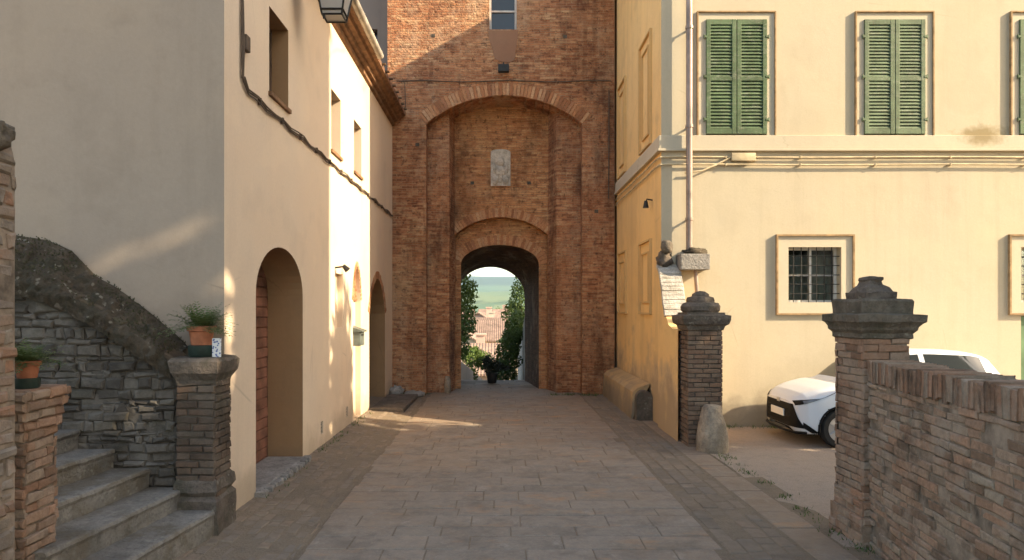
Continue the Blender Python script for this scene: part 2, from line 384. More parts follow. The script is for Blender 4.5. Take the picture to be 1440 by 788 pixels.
def leaf(name, tones, trans=.25):
    m = NT(name); k = m.ramp(m.island(), [(q/(len(tones)-1), t) for q, t in enumerate(tones)]); m.col(k).rough(.55)
    tr = m.n('ShaderNodeBsdfTranslucent'); m.put(tr.inputs[0], m.mix(.5, k, (.16,.2,.03)))
    mx = m.n('ShaderNodeMixShader'); mx.inputs[0].default_value = trans
    m.l(m.b.outputs[0], mx.inputs[1]); m.l(tr.outputs[0], mx.inputs[2]); m.l(mx.outputs[0], m.out.inputs[0]); return m.m
M['leaf_dark'] = leaf('leaf_dark', [(.018,.034,.014),(.032,.06,.022),(.05,.085,.03)])
M['leaf_mid'] = leaf('leaf_mid', [(.035,.07,.02),(.06,.11,.03),(.085,.14,.045)])
M['leaf_dry'] = leaf('leaf_dry', [(.04,.038,.022),(.06,.056,.03),(.036,.044,.02)], .1)
M['leaf_bright'] = leaf('leaf_bright', [(.07,.12,.025),(.1,.17,.04),(.14,.2,.06)])
M['leaf_fern'] = leaf('leaf_fern', [(.05,.085,.03),(.085,.125,.05),(.13,.155,.07)])
M['leaf_black'] = leaf('leaf_black', [(.01,.014,.01),(.016,.022,.014),(.026,.032,.02)], .05)
M['bark'] = stone('bark', (.09,.07,.05))

def slabmat():
    m = NT('street_slab'); i = m.island(); x, y, z = m.sep()
    k = m.ramp(i, [(.05,(.25,.205,.163)),(.35,(.265,.215,.17)),(.65,(.28,.226,.178)),(.95,(.255,.211,.168))])
    k = m.mix(m.range(m.noise(9, 6, .7),   .4, .68, 0, .45), k, (.15,.135,.12))
    k = m.mix(m.range(m.noise(38, 3, .7), .55, .75, 0, .5), k, (.36,.32,.275))
    k = m.mix(m.range(m.noise(2.4, 7, .75, m.map(m.pos(), (1,1,1), (3,3,3))), .48, .64, 0, .55), k, (.125,.10,.08))
    # trodden-in earth: more of it along the margins and in patches
    d = m.math('ADD', m.noise(.75, 6, .68), m.math('MULTIPLY', m.math('ABSOLUTE', m.math('SUBTRACT', x, .2)), .085))
    d = m.math('ADD', d, m.range(y, 8., 15., 0, .12))
    k = m.mix(m.range(d, .58, .82, 0, .62), k, (.27,.19,.128))
    o = m.noise(1.0, 6, .7, m.map(m.pos(), (1, 2.2, 1), (2.3, 4.1, 0)))
    k = m.mix(m.range(o, .56, .68, 0, .62), k, (.38,.215,.115))
    g = m.noise(2.2, 6, .7, m.map(m.pos(), (1.6, 1, 1), (7, 1, 0)))
    k = m.mix(m.range(g, .6, .72, 0, .5), k, (.40,.35,.30))
    m.col(k); m.put(m.b.inputs['Roughness'], m.range(m.noise(5, 4), .3, .7, .62, .92))
    m.bump(m.math('ADD', m.noise(16, 5, .65), m.math('MULTIPLY', m.noise(60, 3), .3)), .6, .016); return m.m
M['slab'] = slabmat()
def dirt(name, c1, c2, c3, bs=.7):
    m = NT(name)
    k = m.mix(m.range(m.noise(1.1, 6, .7), .35, .68), c1, c2)
    k = m.mix(m.range(m.noise(6, 6, .7), .5, .7, 0, .6), k, c3)
    v = m.n('ShaderNodeTexVoronoi'); m.l(m.pos(), v.inputs['Vector']); v.inputs['Scale'].default_value = 55
    k = m.mix(m.range(v.outputs['Distance'], .1, .55, .35, 0), k, tuple(min(1, x*1.8) for x in c1))
    k = m.mix(m.range(m.noise(70, 2), .55, .72, 0, .5), k, tuple(x*.5 for x in c2))
    m.col(k).rough(.95); m.bump(m.math('ADD', m.noise(12, 5, .7), m.math('MULTIPLY', v.outputs['Distance'], -.5)), bs, .02); return m.m
M['earth'] = dirt('earth_joint', (.17,.135,.10), (.22,.165,.115), (.105,.085,.065))
M['margin'] = islandmat('cobble_margin', [(.19,.152,.118),(.225,.178,.136),(.25,.196,.148),(.205,.17,.138),(.26,.19,.135)], (.13,.10,.072), .65, (.24,.185,.135), .7, scale=2.2)
M['plaza'] = dirt('plaza_surface', (.29,.235,.19), (.34,.26,.2), (.225,.175,.14), .5)

# ------------------------------------------------------------------ ground and street
GZ = -.03
def gh(x, y):
    z = GZ
    if y > 19.4:
        z -= (min(y, 32) - 19.4)*.15
        if y > 32: z -= (min(y, 80) - 32)*.14
        if y > 80: z -= (min(y, 420) - 80)*.075
        if y > 520:
            t = min(1, (y - 520)/900.); z += 74*(3*t*t - 2*t**3)
        if y > 1600:
            t = min(1, (y - 1600)/1400.); z += 104*(3*t*t - 2*t**3)
        if y > 420:
            z += 16*mnoise.noise(Vector((x*.0016, y*.0016, 3.)))*min(1, (y-420)/500) + 5*mnoise.noise(Vector((x*.006, y*.006, 8.)))*min(1, (y-420)/500)
        elif y > 40: z += 1.2*mnoise.noise(Vector((x*.03, y*.03, 1.)))*min(1, (y-40)/60)
    return z
def axis(lo, hi, fine, step, g):
    a = [fine[0]]
    while a[-1] < fine[1]: a.append(a[-1] + step)
    s = step
    while a[-1] < hi: s *= g; a.append(a[-1] + s)
    s = step
    while a[0] > lo: s *= g; a.insert(0, a[0] - s)
    return a
xs = axis(-3500, 3500, (-6, 6), 1.5, 1.25); ys = axis(-300, 4200, (14, 40), 1., 1.1)
mb = MB(); nx = len(xs)
mb.v = [(x, y, gh(x, y)) for y in ys for x in xs]
mb.f = [(j*nx+i, j*nx+i+1, (j+1)*nx+i+1, (j+1)*nx+i) for j in range(len(ys)-1) for i in range(nx-1)]
m = NT('ground'); x, y, z = m.sep()
near = m.mix(m.range(m.noise(1.3, 6, .7), .35, .68), (.17,.135,.1), (.22,.165,.12))
fld = m.n('ShaderNodeTexVoronoi'); m.l(m.map(m.pos(), (.0042, .0030, .002)), fld.inputs['Vector']); fld.inputs['Scale'].default_value = 1.
far = m.mix(m.range(fld.outputs['Distance'], .2, .7), (.06,.12,.055), (.12,.155,.07))
rr = m.n('ShaderNodeSeparateColor'); m.l(fld.outputs['Color'], rr.inputs[0])
far = m.mix(m.range(rr.outputs[0], .4, .6, 0, .7), far, (.045,.095,.045))
far = m.mix(m.range(m.noise(.012, 8, .7), .54, .62, 0, .85), far, (.03,.055,.022)); far = m.mix(m.range(m.math('ADD', z, m.math('MULTIPLY', m.noise(.006, 6, .7), 40)), 92, 104), far, (.025,.05,.03))
m.col(m.mix(m.range(y, 30, 60), near, far)).rough(.95); m.bump(m.noise(9, 5), .5, .03)
ground = struct('ground', mb, m.m, smooth=True, fix=False)

def flat(mb, x0, x1, y0, y1, z, zl=None): mb.add([(x0,y0,z if zl is None else zl),(x1,y0,z),(x1,y1,z),(x0,y1,z if zl is None else zl)], [(0,1,2,3)])
U, V3, W3 = Vector((1,0,0)), Vector((0,1,0)), Vector((0,0,1))
# street: rows of slabs laid across, bedded in earth
mb = MB(); flat(mb, -3.0, 3.2, -3, 19.6, -.001); struct('ground', mb, M['earth'])
mb = MB(); yy = -2.
while yy < 17.4:
    d = rng.uniform(.24, .37); x = -1.68 + rng.uniform(-.05, .05) - rng.random()*.2
    while x < 1.9:
        L = rng.uniform(.34, .85); a = max(x, -1.68 + rng.uniform(-.03,.03)); e = min(x + L, 1.9)
        if e - a > .12: mb.brick(Vector((a, yy, 0)), U, V3, W3, e-a-.009, d-.009, rng.uniform(.001,.008), .006, .005)
        x += L
    yy += d
struct('street', mb, M['slab'])
mb = MB(); yy = -2.
while yy < 19.5:     # passage under the gate
    d = .34
    if yy > 17.35:
        x = -1.3
        while x < 1.05:
            L = rng.uniform(.4, .7); mb.brick(Vector((x, yy, 0)), U, V3, W3, L-.014, d-.014, rng.uniform(-.003,.004), .009, .004); x += L
    yy += d
struct('passage_floor', mb, M['slab'])
# margins: small stones, the left one rising to the house wall
def cobble(mb, x0, x1, y0, y1, bl, bw, zf, j=.012):
    x = x0; r = 0
    while x < x1 - .03:
        w = min(bw*(1+rng.uniform(-.15,.15)), x1 - x); y = y0 - rng.random()*bl
        while y < y1:
            L = bl*(1+rng.uniform(-.35,.35))
            z0, z1 = zf(x), zf(x+w); vv = Vector((w, 0, z1-z0)).normalized()
            if rng.random() > .05: mb.brick(Vector((x, y, z0)), V3, vv, Vector((-vv.z,0,vv.x)), L-.016, w-.014, rng.uniform(.0,.011), .009, j)
            y += L
        x += w
zl = lambda x: max(0, -1.72 - x)*.075
mb = MB(); cobble(mb, -2.62, -1.7, -1., 16.4, .2, .115, zl); cobble(mb, -3.2, -2.62, -1., 6.2, .22, .13, zl)
struct('pavement', mb, M['margin'])
mb = MB(); flat(mb, -3.3, -1.69, -3, 16.4, .003, .118); struct('ground', mb, M['earth'])
mb = MB(); cobble(mb, 1.93, 2.56, -1., 16.3, .26, .15, lambda x: 0, .009); struct('pavement', mb, M['margin'])
mb = MB(); yy = -1.
while yy < 12.4:
    L = rng.uniform(.5, .9)
    mb.brick(Vector((2.59, yy, 0)), U, V3, W3, .36, L-.02, .004 + rng.uniform(-.004,.004), .01, .006); yy += L
struct('pavement', mb, M['slab'])
mb = MB(); n0 = 40
for j in range(n0+1):
    for i in range(n0+1):
        x = 2.97 + 17*(i/n0)**1.5; y = -2 + 13.87*j/n0
        mb.v.append((x, y, .004 + .012*mnoise.noise(Vector((x*1.2, y*1.2, 0))) - .004))
mb.f = [(j*(n0+1)+i, j*(n0+1)+i+1, (j+1)*(n0+1)+i+1, (j+1)*(n0+1)+i) for j in range(n0) for i in range(n0)]
struct('ground', mb, M['plaza'], smooth=True, fix=False)

# ------------------------------------------------------------------ left house
WX = -2.6                                   # street wall plane
YC = 6.42; YE = 16.385; HT = 6.62
LH = thing('plastered_house', 'tall beige plastered house with a deep arched doorway and brown moulded eaves', 'house', (-6, 11, 0))
tl = lambda u, v, d: (WX - d, u, v)         # u = Y, v = Z, d = into the wall
door1 = arch(7.25, 8.97, .0, 2.22, .56)
door2 = arch(13.5, 15.35, .0, 1.95, .75, pointed=True)
blind = arch(12.03, 12.68, .08, 2.2, .62, pointed=True)
nich = rect(10.72, 11.25, 1.75, 2.62)
wins = [rect(7.67, 8.36, 4.49, 5.46), rect(10.47, 11.1, 4.5, 5.44), rect(12.1, 12.75, 4.5, 5.42)]
vents = [rect(9.87, 10.0, .24, .42), rect(11.5, 11.63, .23, .40)]
holes = [(door1,.46),(door2,.34),(blind,.10),(nich,.09)] + [(w,.24) for w in wins] + [(v,.15) for v in vents]
mb = MB()
mb.poly([(YC,-.3),(YC,HT),(YE,HT),(YE,-.3)], [h for h, d in holes], tl)
for h, d in holes[2:4] + holes[5:]: mb.reveal(h, tl, 0, d)
mb.poly(nich, [], lambda u, v, d: (WX-.09, u, v))
bl2 = arch(12.03, 12.68, .08, 2.2, .0)
mb.poly(rect(12.03, 12.68, .08, 2.2), [], lambda u, v, d: (WX-.10, u, v))
mb.add([(WX-.0,YE,-.3),(WX,YE,HT),(-12,YE,HT),(-12,YE,-.3)], [(0,1,2,3)])
mb.add([(-12,YC,-.3),(-12,YC,HT),(-12,YE,HT),(-12,YE,-.3)], [(0,1,2,3)])
LW = mb.build('wall', M['plaster_left'], LH)
for h, d in holes[:2] + holes[4:5]:
    jm = MB(); jm.reveal(h, tl, 0, d, close=h is wins[0]); jm.build('window_jamb' if h is wins[0] else 'door_jamb', M['jamb'], LH)
# front gable wall, plaster greyed in colour for its shaded side
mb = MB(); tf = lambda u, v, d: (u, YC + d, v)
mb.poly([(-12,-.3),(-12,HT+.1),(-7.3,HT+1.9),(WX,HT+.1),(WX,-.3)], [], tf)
mb.build('front_wall', M['plaster_front_shade'], LH)
mb = MB()
for (xa, za, xb, zb) in ((-2.28, HT+.17, -7.3, HT+2.0), (-7.3, HT+2.0, -12.4, HT+.17)):
    mb.add([(xa,YC-.15,za),(xa,YE,za),(xb,YE,zb),(xb,YC-.15,zb),(xa,YC-.15,za-.1),(xa,YE,za-.1),(xb,YE,zb-.1),(xb,YC-.15,zb-.1)],
           [(0,1,2,3),(7,6,5,4),(0,4,5,1),(1,5,6,2),(2,6,7,3),(3,7,4,0)])
RF = mb.build('roof', M['tiles'], LH)
# moulded eaves
mb = MB(); prof = [(0,-.18),(.05,-.16),(.05,-.08),(.12,-.06),(.14,.0),(.22,.02),(.25,.07),(.31,.075),(.31,.13),(0,.13)]
for ya, yb in ((YC-.1, YE-.005),):
    n = len(prof); vs = [(WX+p, ya, HT+q) for p, q in prof] + [(WX+p, yb, HT+q) for p, q in prof]
    mb.add(vs, [(i,(i+1)%n,n+(i+1)%n,n+i) for i in range(n)] + [tuple(range(n)), tuple(range(n,2*n))[::-1]])
mb.build('cornice', M['eave'], LH)
mb = MB(); mb.tube([(WX+.38, YC-.1, HT+.11),(WX+.38, 12.6, HT+.10)], .065, 10); 
for k in range(8): mb.tube([(WX+.3, YC+.4+k*.8, HT+.12),(WX+.38, YC+.4+k*.8, HT+.03),(WX+.45, YC+.4+k*.8, HT+.12)], .008, 6)
autosmooth(mb.build('gutter', M['gutter'], LH))
mb = MB()
y = YC
while y < YE-.2:
    mb = MB(); mb.obox((WX+.2, y, HT+.145), (.19,0,-.0), (0,.035,0), (0,0,.014)); mb.build('rafter_tail', M['eave_dark'], LH); y += .42
# doors
def plankdoor(name, loop, d, mat, hz=True, pitch=.13):
    us = [p[0] for p in loop]; zs = [p[1] for p in loop]; mb = MB()
    mb.poly([(min(us)-.05,min(zs)),(min(us)-.05,max(zs)+.05),(max(us)+.05,max(zs)+.05),(max(us)+.05,min(zs))], [], lambda u, v, q: (WX-d-.02, u, v))
    z = min(zs)
    while z < max(zs):
        mb.brick(Vector((WX-d-.02, min(us), z)), V3, W3, U, max(us)-min(us), pitch-.012, .022+rng.uniform(-.003,.003), .006, .001); z += pitch
    return mb.build(name, mat, LH)
D1 = plankdoor('door', door1, .46, M['door_wood'])
mb = MB(); mb.tube([(WX-.43, 7.5, 1.05),(WX-.38, 7.5, 1.05),(WX-.37, 7.5, 1.12)], .014, 8); mb.build('handle', M['darkiron'], D1)
D2 = plankdoor('door', door2, .34, M['door_dark'], pitch=.2)
mb = MB(); n = 24
for i in range(n):   # ochre edging of the far pointed doorway
    pass
def voussoirs(mb, loop, t3, t, proud, k0=1, k1=-1, minlen=.07, seed=0):
    """brick ring round the arch part of a loop (points k0..k1)"""
    pts = [Vector((p[0], p[1])) for p in loop[k0:len(loop)+k1 if k1 < 0 else k1]]
    # resample
    L = [0.]
    for a, b in zip(pts, pts[1:]): L.append(L[-1] + (b-a).length)
    N = max(3, int(L[-1]/minlen))
    def at(s):
        for i in range(len(L)-1):
            if s <= L[i+1] + 1e-9: 
                q = (s-L[i])/max(1e-9, L[i+1]-L[i]); return pts[i].lerp(pts[i+1], q), (pts[i+1]-pts[i]).normalized()
        return pts[-1], (pts[-1]-pts[-2]).normalized()
    for i in range(N):
        s0 = L[-1]*(i+.07)/N; s1 = L[-1]*(i+.93)/N
        (p0, d0), (p1, d1) = at(s0), at(s1)
        q = t*(1+rng.uniform(-.06,.06)); pr = proud*rng.uniform(.6,1.2)
        n0 = Vector((-d0.y, d0.x)); n1 = Vector((-d1.y, d1.x))
        c = [p0, p1, p1 + n1*q, p0 + n0*q]
        ctr = sum(c, Vector((0,0)))/4; inn = [ctr + (x-ctr)*.9 for x in c]
        vs = [t3(x.x, x.y, .02) for x in c] + [t3(x.x, x.y, -pr) for x in inn]
        mb.add(vs, [(4,5,6,7)] + [(j,(j+1)%4,4+(j+1)%4,4+j) for j in range(4)])
mb = MB(); voussoirs(mb, door2, tl, .16, .012, 1, -1, .09); mb.build('door_arch', M['vouss'], LH)
mb = MB(); voussoirs(mb, blind, tl, .10, .01, 1, -1, .07); mb.build('door_arch', M['vouss'], LH)
mb = MB(); lp = [p for p in blind[1:-1]]; mb.poly(lp, [], lambda u, v, d: (WX-.075, u, v)); mb.bricks((WX-.085, 12.0, 2.2), (0,1,0), (0,0,1), (1,0,0), .7, .66, .2, .06, keep=lambda a, b: b < .62*(1-abs((a-.35)/.33)**1.7)**.75 - .0 if abs(a-.35) < .33 else False)
mb.build('blocked_tympanum', M['vouss'], LH)
# sill step of the near doorway
mb = MB(); mb.bbox((WX-.46, 7.26, -.1), (WX+.03, 8.96, .12), .02)
for k in range(26):
    y = 7.2 + k*.07; mb.brick(Vector((WX+.01, y, zl(WX)-.01)), V3, U, W3, .062, rng.uniform(.06,.12), rng.uniform(.03,.07), .012, .006)
mb.build('door_sill', M['stone_grey'], LH)
# windows in the street wall
for w in wins:
    (u0, z0), (_, z1), (u1, _), _ = w
    mb = MB(); d = .2
    for a, b in (((u0,z0),(u0+.05,z1)),((u1-.05,z0),(u1,z1)),((u0+.05,z0),(u1-.05,z0+.05)),((u0+.05,z1-.05),(u1-.05,z1)),(((u0+u1)/2-.025,z0+.05),((u0+u1)/2+.025,z1-.05))):
        mb.box((WX-d-.04, a[0], a[1]), (WX-d, b[0], b[1]))
    wo = mb.build('window', M['frame_wood'], LH)
    mb = MB(); mb.poly(rect(u0,u1,z0,z1), [], lambda u, v, q: (WX-d-.03, u, v)); mb.build('pane', M['glass_dark'], wo)
    mb = MB(); mb.bbox((WX-.2, u0-.03, z0-.045), (WX+.035, u1+.03, z0+.006), .008); mb.build('sill', M['eave'], wo)
for v in vents:
    (u0, z0), (_, z1), (u1, _), _ = v; mb = MB()
    for k in range(4): mb.obox((WX-.03, (u0+u1)/2, z0+.02+k*(z1-z0-.03)/3.), (.012,0,.01), (0,(u1-u0)/2,0), (.002,0,-.003))
    mb.box((WX-.06,u0,z0),(WX-.035,u1,z1)); mb.build('vent', M['darkiron'], LH)

# cable along the wall, with a junction box
mb = MB()
for dz, r in ((0,.011),(.026,.009),(-.024,.008)):
    pts = [(WX+.03, 6.82, 8.0 if dz == 0 else HT-.2)]
    for k in range(8): pts.append((WX+.025+rng.uniform(-.006,.006), 6.82+dz*.8+rng.uniform(-.008,.008), HT-.3-k*.28))
    pts.append((WX+.025, 6.85+dz*.7, 4.36+dz)); pts.append((WX+.025, 6.97, 4.27+dz))
    for k in range(1, 34): pts.append((WX+.024+rng.uniform(-.004,.004), 6.97+k*.283, 4.27+dz*(.8+.4*math.sin(k*1.3))+.02*math.sin(k*2.1)+rng.uniform(-.008,.008)))
    pts[0] = (WX+.025, 6.82+dz*.8, HT-.2)
    mb.tube(pts, r, 6)
for k in range(12): mb.box((WX+.002, 7.3+k*.75, 4.235),(WX+.04, 7.32+k*.75, 4.31))
ca = mb.build('wall_cable', M['cable']); tag(ca, 'brown bundle of cables dropping from the eaves and running along the beige house', 'cable')
jb = MB(); jb.bbox((WX+.002, 6.86, 4.66),(WX+.05, 6.97, 4.82), .012); jb.build('junction_box', M['cable'], ca)

# mailbox
t = thing('mailbox', 'grey green metal letter box on the sunlit wall beside the far doorway', 'mailbox', (WX, 12.2, 1.37))
mb = MB(); mb.bbox((WX-.05, 12.02, 1.40),(WX+.13, 12.37, 1.66), .012); mb.build('body', M['tin'], t)
mb = MB(); mb.add([(WX-.06,11.99,1.75),(WX-.06,12.40,1.75),(WX+.17,12.40,1.67),(WX+.17,11.99,1.67),(WX-.06,11.99,1.66),(WX-.06,12.40,1.66),(WX+.17,12.40,1.645),(WX+.17,11.99,1.645)],[(0,1,2,3),(7,6,5,4),(0,4,5,1),(1,5,6,2),(2,6,7,3),(3,7,4,0)]); mb.build('lid', M['tin'], t)
mb = MB(); mb.box((WX+.128,12.08,1.58),(WX+.136,12.31,1.605)); mb.build('slot', M['darkiron'], t)
# little hook lamp over the shallow niche
t = thing('wall_spotlight', 'tiny dark spotlight over the shallow recess of the beige house wall', 'lamp', (WX, 10.7, 2.68))
mb = MB(); mb.tube([(WX-.01,10.72,2.7),(WX+.14,10.72,2.72)], .014, 8); mb.build('arm', M['darkiron'], t)
mb = MB(); mb.tube([(WX+.13,10.72,2.735),(WX+.2,10.72,2.66)], [.03,.05], 10); mb.build('lamp_head', M['darkiron'], t)

# street lantern on a bracket
LX, LY, LZ = -2.12, 8.7, 5.76
t = thing('street_lantern', 'black framed glass lantern hanging from a wall bracket near the roof edge', 'lantern', (LX, LY, LZ))
mb = MB(); b0, b1, hh = .125, .205, .46
cs = [(-1,-1),(1,-1),(1,1),(-1,1)]
for i in range(4):
    a, b = cs[i], cs[(i+1)%4]
    mb.tube([(LX+a[0]*b0, LY+a[1]*b0, LZ), (LX+a[0]*b1, LY+a[1]*b1, LZ+hh)], .013, 6)
    for bb, z in ((b0, LZ), (b1, LZ+hh), (b0+.012, LZ+.06)):
        mb.tube([(LX+a[0]*bb, LY+a[1]*bb, z), (LX+b[0]*bb, LY+b[1]*bb, z)], .013, 6)
mb.tube([(LX-b0*.8, LY-b0, LZ),(LX-b0*.8, LY-b0, LZ-.06)], .014, 6)
mb.build('frame', M['darkiron'], t)
mb = MB(); mb.lathe([(b0-.006, LZ+.004),(b1-.006, LZ+hh)], (LX, LY, 0), 4, 1); mb.build('glass', M['lamp_glass'], t)
mb = MB(); mb.lathe([(b1+.03, LZ+hh+.01),(b1+.03, LZ+hh+.04),(.1, LZ+hh+.2),(.07, LZ+hh+.21),(.07, LZ+hh+.28),(.02, LZ+hh+.33)], (LX, LY, 0), 8, 1); mb.build('cap', M['darkiron'], t)
mb = MB(); mb.tube([(WX-.02, LY, LZ+.72),(WX+.1, LY, LZ+.86),(LX-.1, LY, LZ+.95),(LX, LY, LZ+.88),(LX, LY, LZ+hh+.3)], .018, 8); mb.tube([(WX-.02, LY, LZ+.45),(WX+.15, LY, LZ+.6),(LX-.2, LY, LZ+.9)], .012, 8); mb.build('bracket', M['darkiron'], t)

# grey building behind the tower, left
t = thing('grey_building', 'dark grey rendered building with a black window, beside the brick tower', 'building', (-5, 18.4, 0))
wn = rect(-3.72, -3.32, 7.6, 9.6)
mb = MB(); tb = lambda u, v, d: (u, 18.4 + d, v)
mb.poly([(-7,-.1),(-7,12),(-2.9,12),(-2.9,-.1)], [wn], tb); mb.reveal(wn, tb, 0, .25)
mb.add([(-2.9,18.4,-.1),(-2.9,18.4,12),(-2.9,21,12),(-2.9,21,-.1)],[(0,1,2,3)]); mb.add([(-7,18.4,-.1),(-7,18.4,12),(-7,21,12),(-7,21,-.1)],[(0,1,2,3)])
mb.add([(-7,18.4,12),(-2.9,18.4,12),(-2.9,21,12.3),(-7,21,12.3)],[(0,1,2,3)]); mb.build('wall', M['plaster_back'], t)
mb = MB(); mb.poly(wn, [], lambda u, v, d: (u, 18.62, v)); mb.build('window', M['glass_dark'], t)

# ------------------------------------------------------------------ gate tower
YT = 16.4; TX0, TX1, TH = -2.72, 2.74, 13.5
TW = thing('brick_gate_tower', 'tall red brick gate tower with arched niche and passage closing the street', 'gate tower', (0, 18, 0))
tt = lambda u, v, d: (u, YT + d, v)
A1 = segarch(-1.79, 1.96, -.05, 6.5, .68, 28)
WIN = rect(-.27, .39, 8.77, 10.3)
hole_l = [(-1.56,4.55)]
mb = MB()
outer = [(TX0,-.3),(TX0,TH),(TX1,TH),(TX1,-.3)]
mb.poly(outer, [A1, WIN], tt)
D_N = .92                                     # niche back plane
mb.reveal(A1, tt, 0, D_N, close=False); mb.reveal(WIN, tt, 0, .3)
Y2 = YT + 3.2
mb.add([(TX0,YT,-.3),(TX0,YT,TH),(TX0,Y2,TH),(TX0,Y2,-.3)],[(0,1,2,3)]); mb.add([(TX1,YT,-.3),(TX1,YT,TH),(TX1,Y2,TH),(TX1,Y2,-.3)],[(0,1,2,3)])
mb.add([(TX0,YT,TH),(TX1,YT,TH),(TX1,Y2,TH),(TX0,Y2,TH)],[(0,1,2,3)])
FA = arch(-1.27, .69, -.05, 2.42, .84, 20)
mb.poly(outer, [FA], lambda u, v, d: (u, Y2, v))
mb.build('wall', M['brick'], TW)
# niche back with the lower segmental arch
A2 = segarch(-1.16, 1.2, -.05, 3.93, .45, 24)
mb = MB()
mb.poly(A1, [[(u, v+.004 if v < 0 else v) for u, v in A2]], lambda u, v, d: (u, YT+D_N, v))
D3 = D_N + .26
mb.reveal(A2, tt, D_N, D3, close=False)
A3 = arch(-1.02, .985, -.05, 3.2, .5, 24)
mb.poly([(u, v-.0) for u, v in segarch(-1.16, 1.2, -.1, 3.93, .45, 24)], [A3], lambda u, v, d: (u, YT+D3, v))
mb.build('niche', M['brick_in'], TW)
# passage vault, skewed to the far arch
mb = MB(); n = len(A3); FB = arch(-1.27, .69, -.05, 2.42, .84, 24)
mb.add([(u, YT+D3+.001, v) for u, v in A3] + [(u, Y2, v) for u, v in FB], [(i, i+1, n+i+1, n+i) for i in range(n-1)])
mb.build('passage_vault', M['brick_vault_shade'], TW)
# piers inside the big arch (splayed inner faces)
def archz(u, A):
    for a, b in zip(A[1:-1], A[2:-1]):
        if a[0] <= u <= b[0]: return a[1] + (b[1]-a[1])*(u-a[0])/max(1e-6, b[0]-a[0])
    return A[1][1]
for (xo, xf, xb) in ((-1.79, -1.26, -1.165), (1.96, 1.37, 1.205)):
    mb = MB(); y0, y1 = YT+.34, YT+D_N
    N = 8; top = [(xo + (xf-xo)*k/N) for k in range(N+1)]
    front = [(xo, -.05)] + [(u, archz(u, A1)) for u in top] + [(xf, -.05)]
    mb.add([(u, y0, v) for u, v in front], [tuple(range(len(front)))])
    N2 = 6; zt0 = archz(xf, A1); zt1 = archz(xb, A1)
    mb.add([(xf,y0,-.05),(xf,y0,zt0),(xb,y1,zt1),(xb,y1,-.05)], [(0,1,2,3)])
    mb.build('pier', M['brick'], TW)
# rings of voussoirs
mb = MB(); voussoirs(mb, A1, tt, .31, .014, 1, -1, .082); mb.build('arch_ring', M['vouss'], TW)
mb = MB(); voussoirs(mb, A2, lambda u, v, d: (u, YT+D_N+d, v), .24, .014, 1, -1, .075); mb.build('arch_ring', M['vouss'], TW)
mb = MB(); voussoirs(mb, A3, lambda u, v, d: (u, YT+D3+d, v), .27, .012, 1, -1, .075); mb.build('arch_ring', M['vouss'], TW)
# window, patch, dark putlog blocks, plaque
mb = MB(); u0, u1, z0, z1 = -.27, .39, 8.77, 10.3
for a, b in (((u0,z0),(u0+.05,z1)),((u1-.05,z0),(u1,z1)),((u0+.05,z0),(u1-.05,z0+.05)),((u0+.05,9.27),(u1-.05,9.31)),((u0+.05,z1-.05),(u1-.05,z1))):
    mb.box((a[0], YT+.2, a[1]), (b[0], YT+.25, b[1]))
wo = mb.build('window', M['white_wood'], TW)
mb = MB(); mb.poly(WIN, [], lambda u, v, d: (u, YT+.24, v)); mb.build('pane', M['glass_dark'], wo)
mb = MB()
pp = [(-.30,8.74),(.42,8.74),(.40,8.5),(.36,8.25),(.33,8.02),(.2,7.97),(.0,8.0),(-.14,8.06),(-.2,8.3),(-.27,8.52)]
mb.add([(u, YT-.012, v) for u, v in pp] + [(u, YT+.02, v) for u, v in pp], [tuple(range(10))] + [(i,(i+1)%10,10+(i+1)%10,10+i) for i in range(10)])
mb.build('plaster_patch', M['plaster_patch'], TW)
for u, v, y in ((-.72,5.25,YT+D_N),(.72,5.25,YT+D_N),(-2.0,6.0,YT),(-1.62,8.62,YT),(1.55,8.6,YT),(2.3,4.4,YT)):
    mb = MB(); mb.box((u-.045, y-.008, v-.04), (u+.045, y+.02, v+.04)); mb.build('putlog_shade', M['mortar_dark'], TW)  # dark blocks coloured for the shade inside putlog holes
t = thing('stone_plaque', 'worn pale stone relief plaque set high in the brick niche', 'plaque', (0, YT+D_N, 5.2))
yb = YT + D_N
mb = MB(); pl = arch(-.25, .25, 5.17, 6.02, .08, 12)
mb.add([(u, yb-.05, v) for u, v in pl] + [(u, yb+.02, v) for u, v in pl], [tuple(range(len(pl)))] + [(i,(i+1)%len(pl),len(pl)+(i+1)%len(pl),len(pl)+i) for i in range(len(pl))])
mb.build('slab', M['marble'], t)
mb = MB()
for (u, v, a, b) in ((.0,5.78,.10,.12),(.0,5.55,.15,.13),(-.14,5.30,.09,.11),(.13,5.32,.08,.13),(.0,5.36,.06,.13),(.15,5.62,.04,.16),(-.16,5.62,.035,.14)):
    bm = bmesh.new(); bmesh.ops.create_uvsphere(bm, u_segments=14, v_segments=9, radius=1)
    mb.addbm(bm, Matrix.Translation((u, yb-.05, v)) @ Matrix.Diagonal((a, .05, b, 1)))
mb.build('relief', M['marble'], t, smooth=True)
t = thing('floodlight', 'small black floodlight fixed above the big brick arch', 'floodlight', (.07, YT, 7.75))
mb = MB(); mb.bbox((-.06, YT-.24, 7.68), (.2, YT-.1, 7.86), .015); mb.build('lamp_head', M['darkiron'], t)
mb = MB(); mb.tube([(.07, YT+.02, 7.95),(.07, YT-.1, 7.93),(.07, YT-.16, 7.84)], .018, 8); mb.build('bracket', M['darkiron'], t)
mb = MB(); mb.tube([(-2.45+k*.3, YT-.02, 7.52+.02*math.sin(k*.9)) for k in range(18)], .012, 6); mb.tube([(-2.3,YT-.02,7.5),(-2.28,YT-.02,6.9),(-2.5,YT-.02,6.72)], .011, 6)
tag(mb.build('tower_cable', M['cable']), 'thin cable strung level across the tower above the arch', 'cable')
